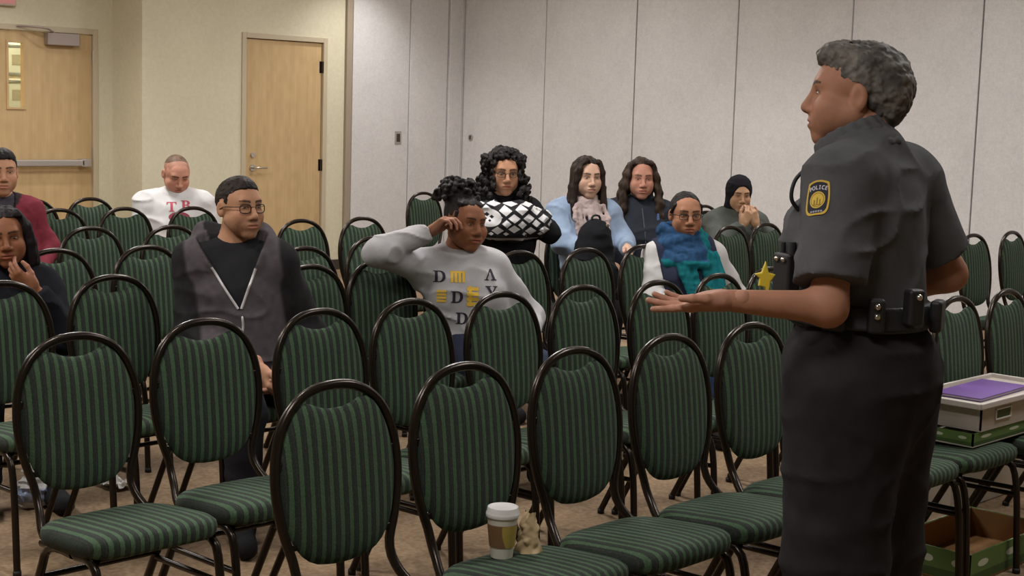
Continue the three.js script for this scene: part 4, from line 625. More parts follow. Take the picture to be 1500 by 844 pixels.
{ // girl with teal scarf and glasses
  const o = frame(person({ label: 'girl in glasses with a blue and teal scarf over white sleeves', base: [-4.61, -6.1], face: 68, twist: -16, headW: [-4.63, 1.0925, -6.043], headDir: 52, headPitch: 2, headScale: 0.99, skin: hex(0xa5755a), nose: 1.1, shw: 0.148, shDrop: 0.065, bust: 0.9, armG: 0.95, el: [[0.24, 0.66, 0.04], [-0.25, 0.66, 0.02]], wr: [[0.1, 0.6, 0.27], [-0.1, 0.6, 0.27]], pel: [0, 0.54, 0.03] }));
  hair(o, (f) => { f.ell([0, 0.034, -0.022], [0.078, 0.085, 0.099], 0.01); f.ell([0, 0.03, -0.12], [0.035, 0.035, 0.03], 0.02); for (const s of [1, -1]) f.cap([s * 0.066, 0.05, 0.035], [s * 0.078, 0.01, 0.005], 0.01, 0.01, 0.01); }, hairCol([0.018, 0.014, 0.013], 0.5), { cell: 0.0044, disp: strand(0.002), clip: [hairline(0.0, [[-0.16, -0.07], [-0.04, -0.07], [-0.02, 0.02], [0.02, 0.0], [0.036, 0.03], [0.05, 0.055], [0.07, 0.07], [0.12, 0.078]])], label: 'dark hair pulled back' });
  garment(o, 'shirt', (f) => { torso(f, o, 0.012); for (const i of [0, 1]) arm(f, o, i, 0.024, 0, 0.97); }, tone([0.52, 0.5, 0.49], 0.06), { cell: 0.0085, amp: 0.01, label: 'white long sleeved shirt' });
  garment(o, 'vest', (f) => torso(f, o, 0.026), [0.03, 0.034, 0.06], { cell: 0.009, amp: 0.007, label: 'navy vest', clip: [(x, y, z) => { const [l] = o.U(x, y, z); return (Math.abs(l) - 0.155); }] });
  const blue = [0.022, 0.06, 0.13], teal = [0.01, 0.135, 0.155];
  garment(o, 'scarf', (f) => {
    const n = o.neck[1]; for (let k = 0; k < 6; k++) { const ring = []; for (let i = 0; i <= 14; i++) { const a = (i / 14) * Math.PI * 2, w = 0.085 + 0.012 * k + 0.008 * Math.sin(i * 1.9 + k * 2.2); ring.push(o.P(Math.sin(a) * w, n + 0.075 - 0.026 * k - (0.03 + 0.006 * k) * Math.cos(a) + 0.01 * Math.sin(i * 1.3 + k * 1.7), Math.cos(a) * w + 0.02)); } for (let i = 0; i < 14; i++) f.cap(ring[i], ring[i + 1], 0.024, 0.024, 0.016); }
    drape(f, [o.P(-0.045, n - 0.08, 0.15), o.P(-0.035, n - 0.17, 0.17), o.P(-0.01, n - 0.27, 0.175), o.P(0.005, n - 0.36, 0.175)], 4, o.T.ls, 0.06, 0.015, 0.009); drape(f, [o.P(0.09, n - 0.05, 0.13), o.P(0.1, n - 0.16, 0.15), o.P(0.095, n - 0.27, 0.165), o.P(0.09, n - 0.37, 0.165)], 4, o.T.ls, 0.075, 0.016, 0.009);
  }, (x, y, z) => { const [l] = o.U(x, y, z); const v = noise(x * 16, y * 16, z * 16); const isT = (y < o.neck[1] - 0.075 + 0.02 * v) || l > 0.085 + 0.02 * v; const c = isT ? teal : blue; const n = 1 + 0.25 * noise(x * 90, y * 40, z * 90) + 0.1 * v; return c.map((q) => q * n); }, { cell: 0.006, amp: 0.003, fr: 26, label: 'blue and teal scarf' });
  trousers(o, [0.06, 0.1, 0.22], 'blue jeans'); glasses(o, 0x1a1412, 0.0215, 0.014);
}
{ // person in the black hood
  const o = frame(person({ label: 'person in a black hood and grey green jacket, hand at mouth', base: [-6.04, -8.46], face: 66, twist: -14, headW: [-6.05, 1.064, -8.487], headDir: 52, headPitch: 8, headScale: 0.97, skin: SK.olive, shw: 0.15, eyesClosed: false, pel: [0, 0.54, 0], el: [[0.22, 0.72, 0.12], [-0.2, 0.72, 0.14]], wr: [[0.05, 0.87, 0.17], [-0.05, 0.87, 0.17]], hands: [{ dir: [-0.4, 0.8, 0.1], palm: [0, -0.1, -1], curl: [0.7, 0.7, 0.7, 0.7] }, { dir: [0.4, 0.8, 0.1], palm: [0, -0.1, -1], curl: [0.7, 0.7, 0.7, 0.7] }] }));
  hair(o, (f) => { f.ell([0, 0.03, -0.02], [0.096, 0.108, 0.112], 0.01); f.ell([0, -0.09, -0.03], [0.095, 0.09, 0.085], 0.04); f.ell([0, -0.012, 0.1], [0.056, 0.082, 0.09], 0.02, { sub: true }); }, tone([0.014, 0.013, 0.016]), { cell: 0.006, name: 'hood', mat: clothMat, disp: foldNoise(0.004, 20), label: 'black hood' });
  garment(o, 'jacket', (f) => { torso(f, o, 0.03); for (const i of [0, 1]) arm(f, o, i, 0.028, 0, 0.97); for (const s of [1, -1]) { f.cap(o.P(s * 0.06, o.neck[1] - 0.07, 0.1), o.P(s * 0.1, o.neck[1] + 0.02, 0.0), 0.026, 0.032, 0.02); f.cap(o.P(s * 0.1, o.neck[1] + 0.02, 0), o.P(0, o.neck[1] + 0.02, -0.1), 0.032, 0.034, 0.02); } }, tone([0.085, 0.092, 0.082], 0.12), { cell: 0.0095, amp: 0.01, label: 'grey green jacket' });
  trousers(o, [0.03, 0.03, 0.036]);
}
{ // man in white shirt looking down
  const o = frame(person({ label: 'man with shaved head in a white printed shirt, looking down', base: [-8.66, -5.66], face: 76, twist: -16, headW: [-8.66, 1.1, -5.655], headDir: 72, headPitch: 26, headScale: 1.08, skin: SK.pink, stubble: 0.15, jaw: 1.06, wide: 1.03, neckR: 0.06, shw: 0.19, girth: 1.12, chest: 1.1, armG: 1.15, eyesClosed: true, neck: [0, 0.95, -0.06], scalp: (x, y, z) => sstep(0.0, 0.02, y - (z > 0.05 ? 0.075 : z > 0.02 ? 0.045 : z > -0.03 ? 0.02 : -0.04)) * 0.6, scalpColor: [0.13, 0.075, 0.05], wr: [[0.1, 0.62, 0.28], [-0.1, 0.62, 0.28]] }));
  hair(o, (f) => f.ell([0, 0.031, -0.0195], [0.0748, 0.082, 0.0955], 0.01), hairCol([0.16, 0.1, 0.07], 0.3), { clip: [hairline(0.006)], label: 'very short cropped hair' });
  garment(o, 'tshirt', (f) => { torso(f, o, 0.02); for (const i of [0, 1]) arm(f, o, i, 0.03, 0, 0.5); f.cap(add3(o.neck, [0, -0.05, 0]), add3(o.neck, [0, 0.02, 0.02]), 0.082, 0.074, 0.03, { flat: true }); }, tone([0.6, 0.585, 0.58], 0.05), { cell: 0.009, amp: 0.011, fr: 7, label: 'white crew neck shirt' });
  const tex = canvas(256, 256, (c, w, h) => { c.clearRect(0, 0, w, h); c.fillStyle = '#b04a58'; c.font = 'bold 120px serif'; c.textAlign = 'center'; c.textBaseline = 'middle'; c.fillText('T', 70, 80); c.fillText('B', 178, 66); c.fillStyle = '#8a3745'; c.beginPath(); c.ellipse(128, 170, 82, 46, 0, 0, 7); c.fill(); c.fillStyle = '#e5e0de'; c.font = 'bold 44px sans-serif'; });
  printPatch(o, o.tshirtF, o.P(0.02, 0.825, 0.4), o.T.ls, [0, 1, 0], o.back, 0.22, 0.2, tex, 20, 20, 'print', 'red letters and crest printed on the chest');
  trousers(o, [0.05, 0.055, 0.07]);
}
{ // man in the dark red jacket
  const o = frame(person({ label: 'man with short dark hair in a dark red jacket beside the door', base: [-7.79, -4.02], face: 80, twist: -8, headW: [-7.82, 1.168, -3.97], headDir: 70, headScale: 1.08, skin: SK.tan, stubble: 0.25, shw: 0.15, girth: 0.98, chest: 1.0, armG: 0.95, el: [[0.2, 0.73, 0.03], [-0.22, 0.73, 0.02]] }));
  hair(o, (f) => { f.ell([0, 0.038, -0.018], [0.077, 0.086, 0.098], 0.01); f.ell([0, 0.075, 0.02], [0.058, 0.045, 0.062], 0.02); f.ell([0, 0.025, 0.012], [0.0695, 0.062, 0.05], 0.015); }, hairCol([0.02, 0.016, 0.014], 0.4), { disp: strand(0.003), clip: [hairline(0)], label: 'short dark hair' });
  garment(o, 'sweater', (f) => { torso(f, o, 0.012); f.cap(add3(o.neck, [0, -0.04, 0]), add3(o.neck, [0, 0.03, 0.012]), 0.075, 0.068, 0.02, { flat: true }); }, [0.05, 0.045, 0.055]);
  garment(o, 'jacket', (f) => { torso(f, o, 0.024); for (const i of [0, 1]) arm(f, o, i, 0.02, 0, 0.97); for (const s of [1, -1]) { f.cap(o.P(s * 0.06, o.neck[1] - 0.08, 0.1), o.P(s * 0.09, o.neck[1] + 0.01, 0.0), 0.022, 0.026, 0.02); f.cap(o.P(s * 0.09, o.neck[1] + 0.01, 0), o.P(0, o.neck[1] + 0.02, -0.08), 0.026, 0.028, 0.02); } }, (x, y, z) => { const [l, , w] = o.U(x, y, z); const c = Math.hypot(l, w) < 0.125 && y > o.neck[1] - 0.1 ? [0.03, 0.02, 0.022] : [0.16, 0.026, 0.038]; const n = 1 + 0.18 * noise(x * 50, y * 50, z * 50); return c.map((v) => v * n); }, { cell: 0.009, amp: 0.01, label: 'dark red jacket with black collar', clip: [(x, y, z) => { const [l, , w] = o.U(x, y, z); return w < 0.03 ? -1 : Math.min((y - 0.8) * 0.3 - Math.abs(l), w - 0.03) * 0.8; }] });
  trousers(o, [0.045, 0.055, 0.09], 'blue grey trousers');
}
{ // girl resting her cheek on her hand
  const base = [-5.66, -2.86], face = 72; const cs = Math.cos(face * RAD), sn = Math.sin(face * RAD); const L = (w) => { const x = w[0] - base[0], z = w[2] - base[1]; return [x * cs - z * sn, w[1], x * sn + z * cs]; };
  const o = frame(person({ label: 'girl in black with dark hair resting her cheek on her hand', base, face, twist: -10, headW: [-5.58, 1.03, -2.85], headDir: 62, headPitch: 2, headRoll: 6, headScale: 0.99, skin: SK.brown, nose: 1.05, shw: 0.165, neck: [0, 0.88, 0.0], bust: 0.9, pel: [0, 0.54, -0.02], el: [[0.23, 0.62, 0.16], [-0.15, 0.62, 0.25]], wr: [[0.1, 0.83, 0.2], [-0.08, 0.62, 0.34]], hands: [{ dir: [-0.75, 0.6, -0.15], palm: [0.1, 0.6, -0.7], curl: [0.5, 0.5, 0.55, 0.6] }, {}] }));
  hair(o, (f) => { f.ell([0, 0.036, -0.022], [0.083, 0.088, 0.103], 0.01); f.ell([0, -0.04, -0.05], [0.09, 0.12, 0.06], 0.04); locks(f, mirror([[[[0.05, 0.09, 0.04], [0.08, 0.04, 0.035], [0.09, -0.03, 0.02], [0.095, -0.11, 0.01]], 0.02, 0.024]])); }, hairCol([0.02, 0.015, 0.016], 0.5), { cell: 0.0044, disp: strand(0.004), label: 'dark hair', clip: [(x, y, z) => Math.min(z - 0.045, 0.062 - Math.abs(x) * 0.9, 0.08 - y) * 0.8] });
  garment(o, 'jacket', (f) => { torso(f, o, 0.024); for (const i of [0, 1]) arm(f, o, i, 0.024, 0, 0.97); f.cap(add3(o.neck, [0, -0.04, 0]), add3(o.neck, [0, 0.02, 0.012]), 0.082, 0.078, 0.025, { flat: true }); }, tone([0.014, 0.014, 0.018], 0.15), { cell: 0.0085, amp: 0.01, label: 'black jacket' });
  trousers(o, [0.014, 0.014, 0.018]);
}
{ // standing officer
  const base = [-1.935, -3.275], face = -82; const cs = Math.cos(face * RAD), sn = Math.sin(face * RAD); const L = (w) => { const x = w[0] - base[0], z = w[2] - base[1]; return [x * cs - z * sn, w[1], x * sn + z * cs]; };
  const eL = L([-1.882, 1.15, -3.02]), wL = L([-2.04, 1.163, -2.836]), tip = L([-2.17, 1.14, -2.735]);
  const o = frame(person({ label: 'standing police officer in dark uniform holding out an open hand', base, face, headW: [-2.022, 1.652, -3.303], headDir: -56, headPitch: -2, headScale: 1.07, skin: hex(0xb07f66), wide: 1.06, nose: 1.08, fat: 0.011, jaw: 1.08, neckR: 0.066, neck: [0, 1.515, 0.02], pel: [0, 1.0, 0], girth: 1.16, hips: 1.12, bust: 1.15, belly: 0.02, chest: 1.06, armG: 1.06, legG: 1.16, headCell: 0.0026, handCell: 0.0028, handScale: 0.98, bodyCell: 0.01,
    sh: [L([-1.925, 1.445, -3.115]), L([-1.945, 1.44, -3.455])],
    hip: [[0.1, 0.95, 0], [-0.1, 0.95, 0]], knee: [[0.1, 0.5, 0.0], [-0.11, 0.5, -0.01]], ank: [[0.1, 0.1, -0.03], [-0.12, 0.1, -0.05]],
    el: [eL, L([-1.865, 1.2, -3.565])], wr: [wL, L([-2.06, 1.1, -3.46])], hands: [{ dir: tip.map((v, i) => v - wL[i]), palm: L([-1.75, 3, -3.1]).map((v, i) => v - L([-1.935, 1.5, -3.3])[i]), curl: [0.04, 0.14, 0.2, 0.22], spread: 0.03, thumb: [[0.02, 0.022, 0.008], [0.042, 0.05, 0.022], [0.05, 0.082, 0.028], [0.046, 0.108, 0.03]] }, { dir: [0.5, -0.6, 0.6], palm: [0.9, 0.2, -0.2] }] }));
  hair(o, (f) => { f.ell([0, 0.04, -0.03], [0.084, 0.09, 0.104], 0.01); f.ell([0, 0.0, -0.075], [0.074, 0.075, 0.06], 0.03); f.ell([0, 0.09, 0.04], [0.058, 0.036, 0.05], 0.025); },
    (x, y, z) => { const n = 0.9 + 0.22 * noise(x * 70, y * 50, z * 70) + 0.15 * noise(x * 180, y * 180, z * 180); const g = Math.max(0, Math.min(1, 0.4 + 0.9 * noise(x * 24 + 3, y * 24, z * 24) + (z > 0.0 ? 0.25 : -0.2))); return mix([0.085, 0.075, 0.07], [0.2, 0.18, 0.155], g).map((v) => v * Math.max(0.4, n)); }, { cell: 0.0032, disp: (x, y, z) => 0.0042 * (noise(x * 70, y * 70, z * 70) + 0.7 * noise(x * 160, y * 160, z * 160)), clip: [hairline(0.0, [[-0.15, -0.085], [-0.06, -0.08], [-0.034, -0.05], [-0.03, 0.0], [-0.012, 0.028], [0.01, 0.028], [0.016, -0.004], [0.03, 0.0], [0.044, 0.045], [0.062, 0.064], [0.12, 0.07]])], label: 'short grey streaked hair' });
  const navy = [0.09, 0.088, 0.094];
  const shirt = garment(o, 'shirt', (f) => { torso(f, o, 0.02); for (const i of [0, 1]) arm(f, o, i, 0.038, 0, 0.4); }, tone(navy, 0.12), { cell: 0.0068, amp: 0.009, fr: 7, label: 'dark navy short sleeved uniform shirt', clip: [(x, y, z) => 1.08 - y] });
  // collar: band standing round the neck with turned-down points in front
  garment(o, 'collar', (f) => { const n = o.neck[1]; const ring = (w, dy, k) => { const p = []; for (let i = 0; i <= 14; i++) { const a = -Math.PI * 0.76 + (i / 14) * Math.PI * 1.52; p.push(o.P(Math.sin(a) * w, n + dy - 0.012 + 0.04 * Math.cos(a), -Math.cos(a) * w * 1.0 + 0.026 + Math.max(0, dy) * 0.5)); } for (let i = 0; i < 14; i++) f.cap(p[i], p[i + 1], k, k, 0.01); return p; };
    ring(0.077, 0.055, 0.006); ring(0.08, 0.044, 0.008); ring(0.085, 0.03, 0.01); ring(0.092, 0.014, 0.011); const p = ring(0.1, -0.004, 0.013); for (const e of [p[0], p[14]]) f.cap(e, add3(e, [0, -0.045, 0.012]), 0.011, 0.006, 0.01); }, tone([0.09, 0.088, 0.094], 0.1), { cell: 0.0048, amp: 0.0015, label: 'turned down shirt collar' });
  garment(o, 'trousers', (f) => { legs(f, o, 0.03); f.ell([0, 1.0, 0], [0.208, 0.14, 0.185], 0.05); f.ell([0, 0.9, -0.025], [0.195, 0.14, 0.145], 0.06); f.cap([0.1, 0.5, 0.0], [0.1, 0.09, -0.03], 0.118, 0.105, 0.05, { flat: true }); f.cap([-0.11, 0.5, -0.01], [-0.12, 0.09, -0.05], 0.118, 0.105, 0.05, { flat: true }); f.cap([0.09, 0.9, 0], [0.1, 0.5, 0.0], 0.145, 0.12, 0.06); f.cap([-0.1, 0.9, 0], [-0.12, 0.5, 0.0], 0.15, 0.125, 0.06); }, tone([0.026, 0.023, 0.025], 0.15), { cell: 0.01, amp: 0.009, fr: 6, label: 'black uniform trousers', clip: [(x, y) => y - 1.125] });
  for (const i of [0, 1]) { const f = new Field(), a = o.ank[i]; f.cap([a[0], 0.12, a[2] - 0.01], [a[0], 0.05, a[2] - 0.02], 0.055, 0.052, 0.02); f.cap([a[0], 0.05, a[2] - 0.02], [a[0] + 0.02 * Math.sign(a[0]), 0.045, a[2] + 0.18], 0.052, 0.045, 0.03); f.clip = [(x, y) => 0.003 - y]; part('boot', meshField(f, 0.009, tone([0.012, 0.012, 0.013])), S({ vertexColors: true, roughness: 0.35 }), o.G); }
  // duty belt
  const bf = new Field(); torso(bf, o, 0.036); bf.ell([0, 1.0, 0], [0.216, 0.16, 0.195], 0.05); bf.clip = [(x, y) => Math.abs(y - 1.118) - 0.028]; const leather = S({ color: new THREE.Color(0x1c1a1c), roughness: 0.55 });
  const belt = part('duty_belt', meshField(bf, 0.0065, null), leather, o.G, 'black duty belt');
  const pouch = (ang, w, h, d, y, snaps) => { const dir = [Math.sin(ang), 0, Math.cos(ang)]; const far = add3([0, y, 0], dir, 0.5); const sp = snap(bf, [far[0], 1.118, far[2]], dir.map((v) => -v), 0); const g = new RoundedBoxGeometry(w, h, d, 3, 0.01); g.rotateY(ang); g.translate(sp[0] + dir[0] * d * 0.4, y, sp[2] + dir[2] * d * 0.4); const p = part('pouch', g, leather, belt); for (const sy of snaps || []) { const s = new THREE.SphereGeometry(0.0085, 12, 8); s.translate(sp[0] + dir[0] * d * 0.92, y + sy, sp[2] + dir[2] * d * 0.92); part('snap', s, M.chrome, p, 'shiny metal snap'); } };
  pouch(1.62, 0.06, 0.075, 0.03, 1.125, []); pouch(2.1, 0.04, 0.085, 0.032, 1.13, [0.024, 0.0]); pouch(2.62, 0.045, 0.09, 0.035, 1.15, [0.026]); pouch(3.3, 0.06, 0.08, 0.03, 1.12, []); pouch(-0.3, 0.06, 0.08, 0.03, 1.12, []); pouch(-1.4, 0.05, 0.18, 0.05, 1.06, []);
  // radio on the front of the belt, yellow star-shaped holder
  const rp = L([-2.03, 1.205, -3.06]);
  const radio = part('radio', merge([rbx(-0.032, 0.032, -0.085, 0.06, -0.02, 0.02, 0.008, 3), new THREE.CylinderGeometry(0.009, 0.011, 0.03, 12).translate(0.018, 0.073, 0).toNonIndexed(), new THREE.CylinderGeometry(0.006, 0.0075, 0.03, 10).translate(-0.018, 0.07, 0).toNonIndexed()].map((g) => { for (const n of Object.keys(g.attributes)) if (!['position', 'normal', 'uv'].includes(n)) g.deleteAttribute(n); return g; })), leather, o.G, 'black radio at the front of the belt'); radio.position.set(rp[0], rp[1], rp[2]); radio.rotation.y = 1.1;
  for (const dx of [-0.012, 0.014]) part('knob', new THREE.SphereGeometry(0.0075, 12, 8).translate(dx, 0.045, 0.022), M.chrome, radio);
  const st = new THREE.Shape(); const P5 = [[0, 1.25], [0.3, 0.42], [1, 0.3], [0.5, -0.22], [0.42, -1.3], [0.12, -0.6], [-0.55, -0.5], [-0.45, 0.05], [-1, 0.32], [-0.3, 0.42]]; P5.forEach((p, i) => (i ? st.lineTo(p[0] * 0.021, p[1] * 0.03) : st.moveTo(p[0] * 0.021, p[1] * 0.03))); st.closePath();
  const sg = new THREE.ExtrudeGeometry(st, { depth: 0.008, bevelEnabled: true, bevelSize: 0.003, bevelThickness: 0.003, bevelSegments: 2 }); const star = part('star_tag', sg, plain(0xd8c03a, 0.5), o.G, 'yellow star-shaped tag at the belt'); const sp = L([-2.042, 1.206, -2.985]); star.position.set(sp[0], sp[1], sp[2]); star.rotation.y = (44 - face) * RAD;
  // microphone cord from the shoulder to the chest
  part('microphone_cord', tube([L([-1.975, 1.488, -3.165]), L([-1.998, 1.488, -3.125]), L([-2.018, 1.468, -3.1]), L([-2.034, 1.44, -3.082]), L([-2.036, 1.395, -3.075]), L([-2.02, 1.36, -3.1])], 0.0052, 40, 8), M.black, o.G, 'black microphone cord');
  // shoulder patch on the left sleeve
  const tex = canvas(256, 320, (c, w, h) => {
    const shield = (i) => { c.beginPath(); c.moveTo(40 + i, 44 + i * 0.8); c.quadraticCurveTo(128, 8 + i, 216 - i, 44 + i * 0.8); c.quadraticCurveTo(238 - i, 150, 226 - i, 250 - i * 0.4); c.quadraticCurveTo(216 - i, 292 - i, 180 - i, 298 - i); c.lineTo(76 + i, 298 - i); c.quadraticCurveTo(40 + i, 292 - i, 30 + i, 250 - i * 0.4); c.quadraticCurveTo(18 + i, 150, 40 + i, 44 + i * 0.8); c.closePath(); c.fill(); };
    c.clearRect(0, 0, w, h); c.fillStyle = '#c9a742'; shield(0); c.fillStyle = '#23232e'; shield(15);
    c.fillStyle = '#c7c4cc'; c.font = 'bold 44px sans-serif'; c.textAlign = 'center'; const t = 'POLICE'; for (let i = 0; i < 6; i++) { c.save(); c.translate(128, 330); c.rotate((i - 2.5) * 0.108); c.fillText(t[i], 0, -234); c.restore(); }
    c.fillStyle = '#cfae48'; c.beginPath(); c.arc(128, 178, 66, 0, 7); c.fill(); c.strokeStyle = '#8a7024'; c.lineWidth = 6; c.beginPath(); c.arc(128, 178, 54, 0, 7); c.stroke(); c.fillStyle = '#8a7024'; for (const [a, b, e, g] of [[98, 178, 12, 40], [122, 160, 12, 58], [146, 174, 12, 44], [92, 214, 74, 8]]) c.fillRect(a, b, e, g);
    c.fillStyle = '#9d9aa6'; for (let i = 0; i < 5; i++) c.fillRect(76 + i * 22, 262, 16, 14);
  });
  const up = nrm(sub3(o.sh[0], o.el[0])); const ctr = add3(lerp3(o.sh[0], o.el[0], 0.2), L([base[0] - 0.026, 0, base[1] + 0.025]));  const outd = nrm(sub3(L([-1.75, 1.39, -2.45]), L([-2.02, 1.39, -3.25]))); let dirO = nrm(add3(outd, up, -dot(outd, up))); const rt2 = cross(up, dirO);
  printPatch(o, o.shirtF, add3(ctr, dirO, 0.2), rt2, up, dirO.map((v) => -v), 0.078, 0.1, tex, 20, 24, 'shoulder_patch', 'gold edged shoulder patch with a round seal');
}

// ---------- things on the chairs and the floor ----------
{ // paper cup with sleeve on the second front-row seat
  const c = thing('paper_cup', 'paper coffee cup with white lid and brown sleeve on a front row seat', 'cup', [-2.563, 0.462, -2.641]);
  part('cup_body', lathe([[0, 0.002], [0.027, 0.002], [0.028, 0], [0.04, 0.108], [0.0415, 0.11], [0.039, 0.111], [0, 0.109]]), plain(0xd8d2c6, 0.6), c);
  part('sleeve', lathe([[0.0318, 0.03], [0.0325, 0.029], [0.0392, 0.086], [0.0385, 0.088]]), S({ map: canvas(256, 64, (x, w, h) => { x.fillStyle = '#7d5c3c'; x.fillRect(0, 0, w, h); x.fillStyle = '#b09a4c'; for (const k of [20, 148]) { x.beginPath(); x.ellipse(k + 40, 30, 30, 18, 0.3, 0, 7); x.fill(); } }), roughness: 0.85, side: THREE.DoubleSide }), c, 'brown cardboard sleeve');
  part('lid', lathe([[0.0425, 0.106], [0.0435, 0.112], [0.0425, 0.117], [0.041, 0.118], [0.0395, 0.13], [0.0375, 0.131], [0.0365, 0.127], [0, 0.127]]), plain(0xdcd9d6, 0.4), c, 'white plastic lid');
  const n = thing('paper_napkin', 'crumpled beige paper napkin standing beside the coffee cup', 'napkin', [-2.553, 0.462, -2.731]);
  const g = new THREE.PlaneGeometry(0.1, 0.12, 20, 24); const p = g.attributes.position; for (let i = 0; i < p.count; i++) { const u = p.getX(i) / 0.1, v = p.getY(i) / 0.12 + 0.5; const a = u * 4.2; const rr = 0.016 + 0.02 * (1 - v) + 0.006 * noise(u * 9, v * 7, 2); p.setXYZ(i, Math.sin(a) * rr, 0.001 + v * 0.1 + 0.006 * noise(u * 6, v * 6, 8), Math.cos(a) * rr + 0.004 * noise(u * 14, v * 14, 5)); } g.computeVertexNormals(); part('folded_sheet', g, S({ color: new THREE.Color(0xb9a27c), roughness: 0.9, side: THREE.DoubleSide }), n);
}
{ // boxes across the seats beyond the officer
  const yaw = Math.PI / 2;
  const green = S({ map: canvas(256, 128, (c, w, h) => { c.fillStyle = '#5d7a3d'; c.fillRect(0, 0, w, h); c.fillStyle = '#40592a'; c.fillRect(0, 90, w, 38); c.fillStyle = '#c8cbb8'; for (const x of [40, 128, 216]) { c.beginPath(); c.arc(x, 52, 16, 0, 7); c.fill(); } }), roughness: 0.8 });
  const card = plain(0xb9b0a6, 0.85), brown = plain(0x8a6236, 0.9);
  const bxs = (nm, label, x, y, z, L, W, H, matOut, matIn, hole, groupName) => { const b = thing(nm, label, 'box', [x, y, z], 0); const t = 0.006; part('base', rbx(-W / 2, W / 2, 0, t, -L / 2, L / 2, 0.002), matIn, b);
    const sides = [[-W / 2, -W / 2 + t, -L / 2, L / 2], [W / 2 - t, W / 2, -L / 2, L / 2], [-W / 2, W / 2, -L / 2, -L / 2 + t], [-W / 2, W / 2, L / 2 - t, L / 2]];
    sides.forEach(([a, c, d, e]) => { const g = new THREE.BoxGeometry(c - a, H - t, e - d); g.translate((a + c) / 2, t + (H - t) / 2, (d + e) / 2); part('side_panel', g, matOut, b); }); return b; };
  const b1 = bxs('carton_tray', 'low green and white carton tray resting on the chair seats', -2.48, 0.479, -5.05, 0.62, 0.26, 0.05, green, card);
  const b2 = bxs('carton', 'white open carton with handle slots stacked on the green tray', -2.47, 0.53, -5.07, 0.58, 0.25, 0.085, card, card);
  const lidW = 0.28, lidL = 0.64; const lid = thing('carton_cover', 'white shallow carton turned over on the stacked cartons', 'box', [-2.47, 0.616, -5.06]); part('top_sheet', rbx(-lidW / 2, lidW / 2, 0, 0.006, -lidL / 2, lidL / 2, 0.002), card, lid); for (const s of [1, -1]) { part('rim', rbx(s * lidW / 2 - 0.006, s * lidW / 2 + 0.006, 0, 0.022, -lidL / 2, lidL / 2, 0.004), plain(0xc7bfb8, 0.8), lid); part('rim', rbx(-lidW / 2, lidW / 2, 0, 0.022, s * lidL / 2 - 0.006, s * lidL / 2 + 0.006, 0.004), plain(0xc7bfb8, 0.8), lid); }
  for (const [dz, nm] of [[-0.13, 'slot'], [0.13, 'slot']]) { part('handle_rim', merge([rbx(0.125, 0.131, 0.03, 0.036, dz - 0.06, dz + 0.06, 0.002), rbx(0.125, 0.131, 0.066, 0.072, dz - 0.06, dz + 0.06, 0.002), rbx(0.125, 0.131, 0.03, 0.072, dz - 0.06, dz - 0.054, 0.002), rbx(0.125, 0.131, 0.03, 0.072, dz + 0.054, dz + 0.06, 0.002)]), M.white, b2); part('handle_slot', rbx(0.124, 0.127, 0.036, 0.066, dz - 0.054, dz + 0.054, 0.001), plain(0x4f5a35, 0.9), b2); }
  const pf = thing('folder', 'purple folder lying on the white carton cover', 'folder', [-2.48, 0.623, -5.04], 0.04); part('cover', rbx(-0.09, 0.09, 0.009, 0.013, -0.2, 0.2, 0.001), plain(0x6b4a8e, 0.6), pf, 'purple cover'); part('sheets', rbx(-0.086, 0.088, 0.002, 0.009, -0.196, 0.196, 0.001), plain(0xb8aebc, 0.8), pf); part('cover', rbx(-0.09, 0.09, 0, 0.002, -0.2, 0.2, 0.0008), plain(0x5a3d7c, 0.6), pf);
  const tr = bxs('cardboard_tray', 'open cardboard tray with green printed sides on the floor', -2.475, 0.002, -5.02, 0.62, 0.32, 0.11, green, brown);
  [[-0.154, -0.151, -0.3, 0.3], [0.151, 0.154, -0.3, 0.3]].forEach(([a, b, c, d]) => part('lining', bx(a, b, 0.006, 0.108, c, d), brown, tr, 'brown cardboard inside')); part('lining', bx(-0.15, 0.15, 0.006, 0.108, -0.303, -0.3), brown, tr); part('lining', bx(-0.15, 0.15, 0.006, 0.108, 0.3, 0.303), brown, tr);
  const bb = thing('cardboard_box', 'large pale printed cardboard box on the floor behind the tray', 'box', [-3.03, 0.002, -5.95]); part('carton_body', rbx(-0.2, 0.2, 0, 0.3, -0.4, 0.4, 0.004), S({ map: canvas(256, 128, (c, w, h) => { c.fillStyle = '#a69a8a'; c.fillRect(0, 0, w, h); c.fillStyle = '#7a7068'; for (const [x, y] of [[70, 60], [100, 66], [160, 50]]) { c.beginPath(); c.arc(x, y, 7, 0, 7); c.fill(); } }), roughness: 0.9 }), bb); part('flap', rbx(-0.2, 0.0, 0.3, 0.304, -0.4, 0.4, 0.001), plain(0x9c917f, 0.9), bb); part('flap', rbx(0.002, 0.2, 0.3, 0.304, -0.4, 0.4, 0.001), plain(0x9c917f, 0.9), bb);
  // dark bag on the seat
  const bag = thing('black_bag', 'black soft bag on the seat behind the purple folder', 'bag', [-2.735, 0.462, -4.9]); const f = new Field(); f.ell([0.06, 0.08, 0], [0.05, 0.09, 0.1], 0.04); f.ell([0.06, 0.05, 0], [0.055, 0.06, 0.11], 0.04); f.disp = foldNoise(0.01, 14); f.clip = [(x, y) => -y]; part('bag_body', meshField(f, 0.009, tone([0.03, 0.03, 0.035])), clothMat, bag); part('strap', tube([[0.06, 0.14, -0.06], [0.06, 0.19, -0.03], [0.06, 0.19, 0.03], [0.06, 0.14, 0.06]], 0.008, 20, 6), M.black, bag);
}
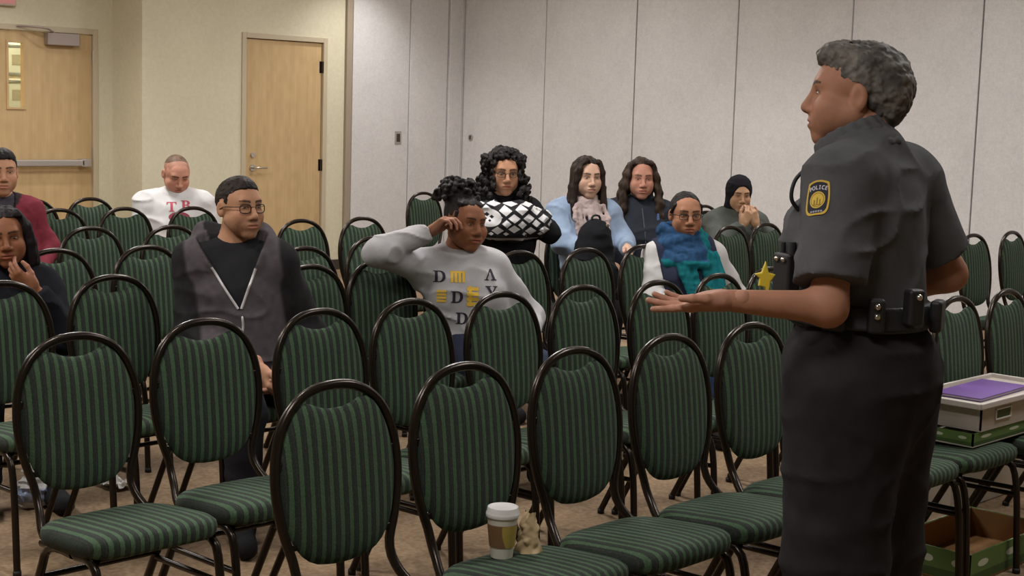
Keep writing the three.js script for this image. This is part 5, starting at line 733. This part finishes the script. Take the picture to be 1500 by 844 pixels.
{ // black bag on the lap of the woman in blue
  const b = thing('backpack', 'black backpack upright on the lap of the woman in the blue jacket', 'backpack', [-5.3, 0.62, -6.12], 75 * RAD); const f = new Field(); f.ell([0, 0.12, 0], [0.13, 0.19, 0.085], 0.05); f.ell([0, 0.27, -0.01], [0.1, 0.13, 0.075], 0.06); f.ell([0.02, 0.08, 0.08], [0.09, 0.1, 0.05], 0.04); f.disp = foldNoise(0.01, 12); part('bag_body', meshField(f, 0.009, tone([0.014, 0.014, 0.016])), clothMat, b); part('top_handle', tube([[-0.03, 0.385, 0], [-0.02, 0.415, 0], [0.02, 0.415, 0], [0.03, 0.385, 0]], 0.006, 16, 6), M.black, b); part('buckle', rbx(0.03, 0.05, 0.36, 0.375, 0.05, 0.06, 0.003), M.chrome, b, 'small metal buckle');
}
{ // small litter
  const w = thing('plastic_wrapper', 'crumpled clear plastic wrapper on the floor under the chairs', 'wrapper', [-5.32, 0, -3.19]); const g = new THREE.PlaneGeometry(0.16, 0.1, 24, 16); g.rotateX(-Math.PI / 2); const p = g.attributes.position; for (let i = 0; i < p.count; i++) p.setY(i, 0.012 + 0.028 * Math.abs(noise(p.getX(i) * 40, p.getZ(i) * 40, 1)) + 0.01 * noise(p.getX(i) * 110, p.getZ(i) * 110, 4)); g.computeVertexNormals(); part('film', g, S({ color: new THREE.Color(0xcfcac4), roughness: 0.15, side: THREE.DoubleSide }), w);
  const pb = thing('plastic_bag', 'white and blue crumpled plastic bag on the floor at the third row', 'bag', [-5.25, 0, -2.79]); const f = new Field(); f.ell([0, 0.06, 0], [0.06, 0.065, 0.075], 0.03); f.ell([0, 0.12, 0.01], [0.03, 0.05, 0.035], 0.03); f.disp = foldNoise(0.014, 26); f.clip = [(x, y) => -y]; part('bag_body', meshField(f, 0.006, (x, y, z) => (y < 0.085 && y > 0.03 ? [0.32, 0.38, 0.55] : [0.62, 0.61, 0.6])), S({ vertexColors: true, roughness: 0.35 }), pb);
  const pn2 = thing('pen', 'small blue pen lying on an empty second row seat', 'pen', [-3.47, 0.468, -2.62], 0.7); part('barrel', new THREE.CylinderGeometry(0.004, 0.004, 0.09, 10).rotateX(Math.PI / 2).translate(0, 0.005, 0), plain(0x3558a8, 0.35), pn2); part('cap', new THREE.CylinderGeometry(0.005, 0.005, 0.04, 10).rotateX(Math.PI / 2).translate(0, 0.005, 0.06), plain(0x24407c, 0.35), pn2); part('tip', new THREE.ConeGeometry(0.004, 0.012, 10).rotateX(-Math.PI / 2).translate(0, 0.005, -0.051), M.chrome, pn2);
}
shadow(scene);
renderer.render(scene, camera);
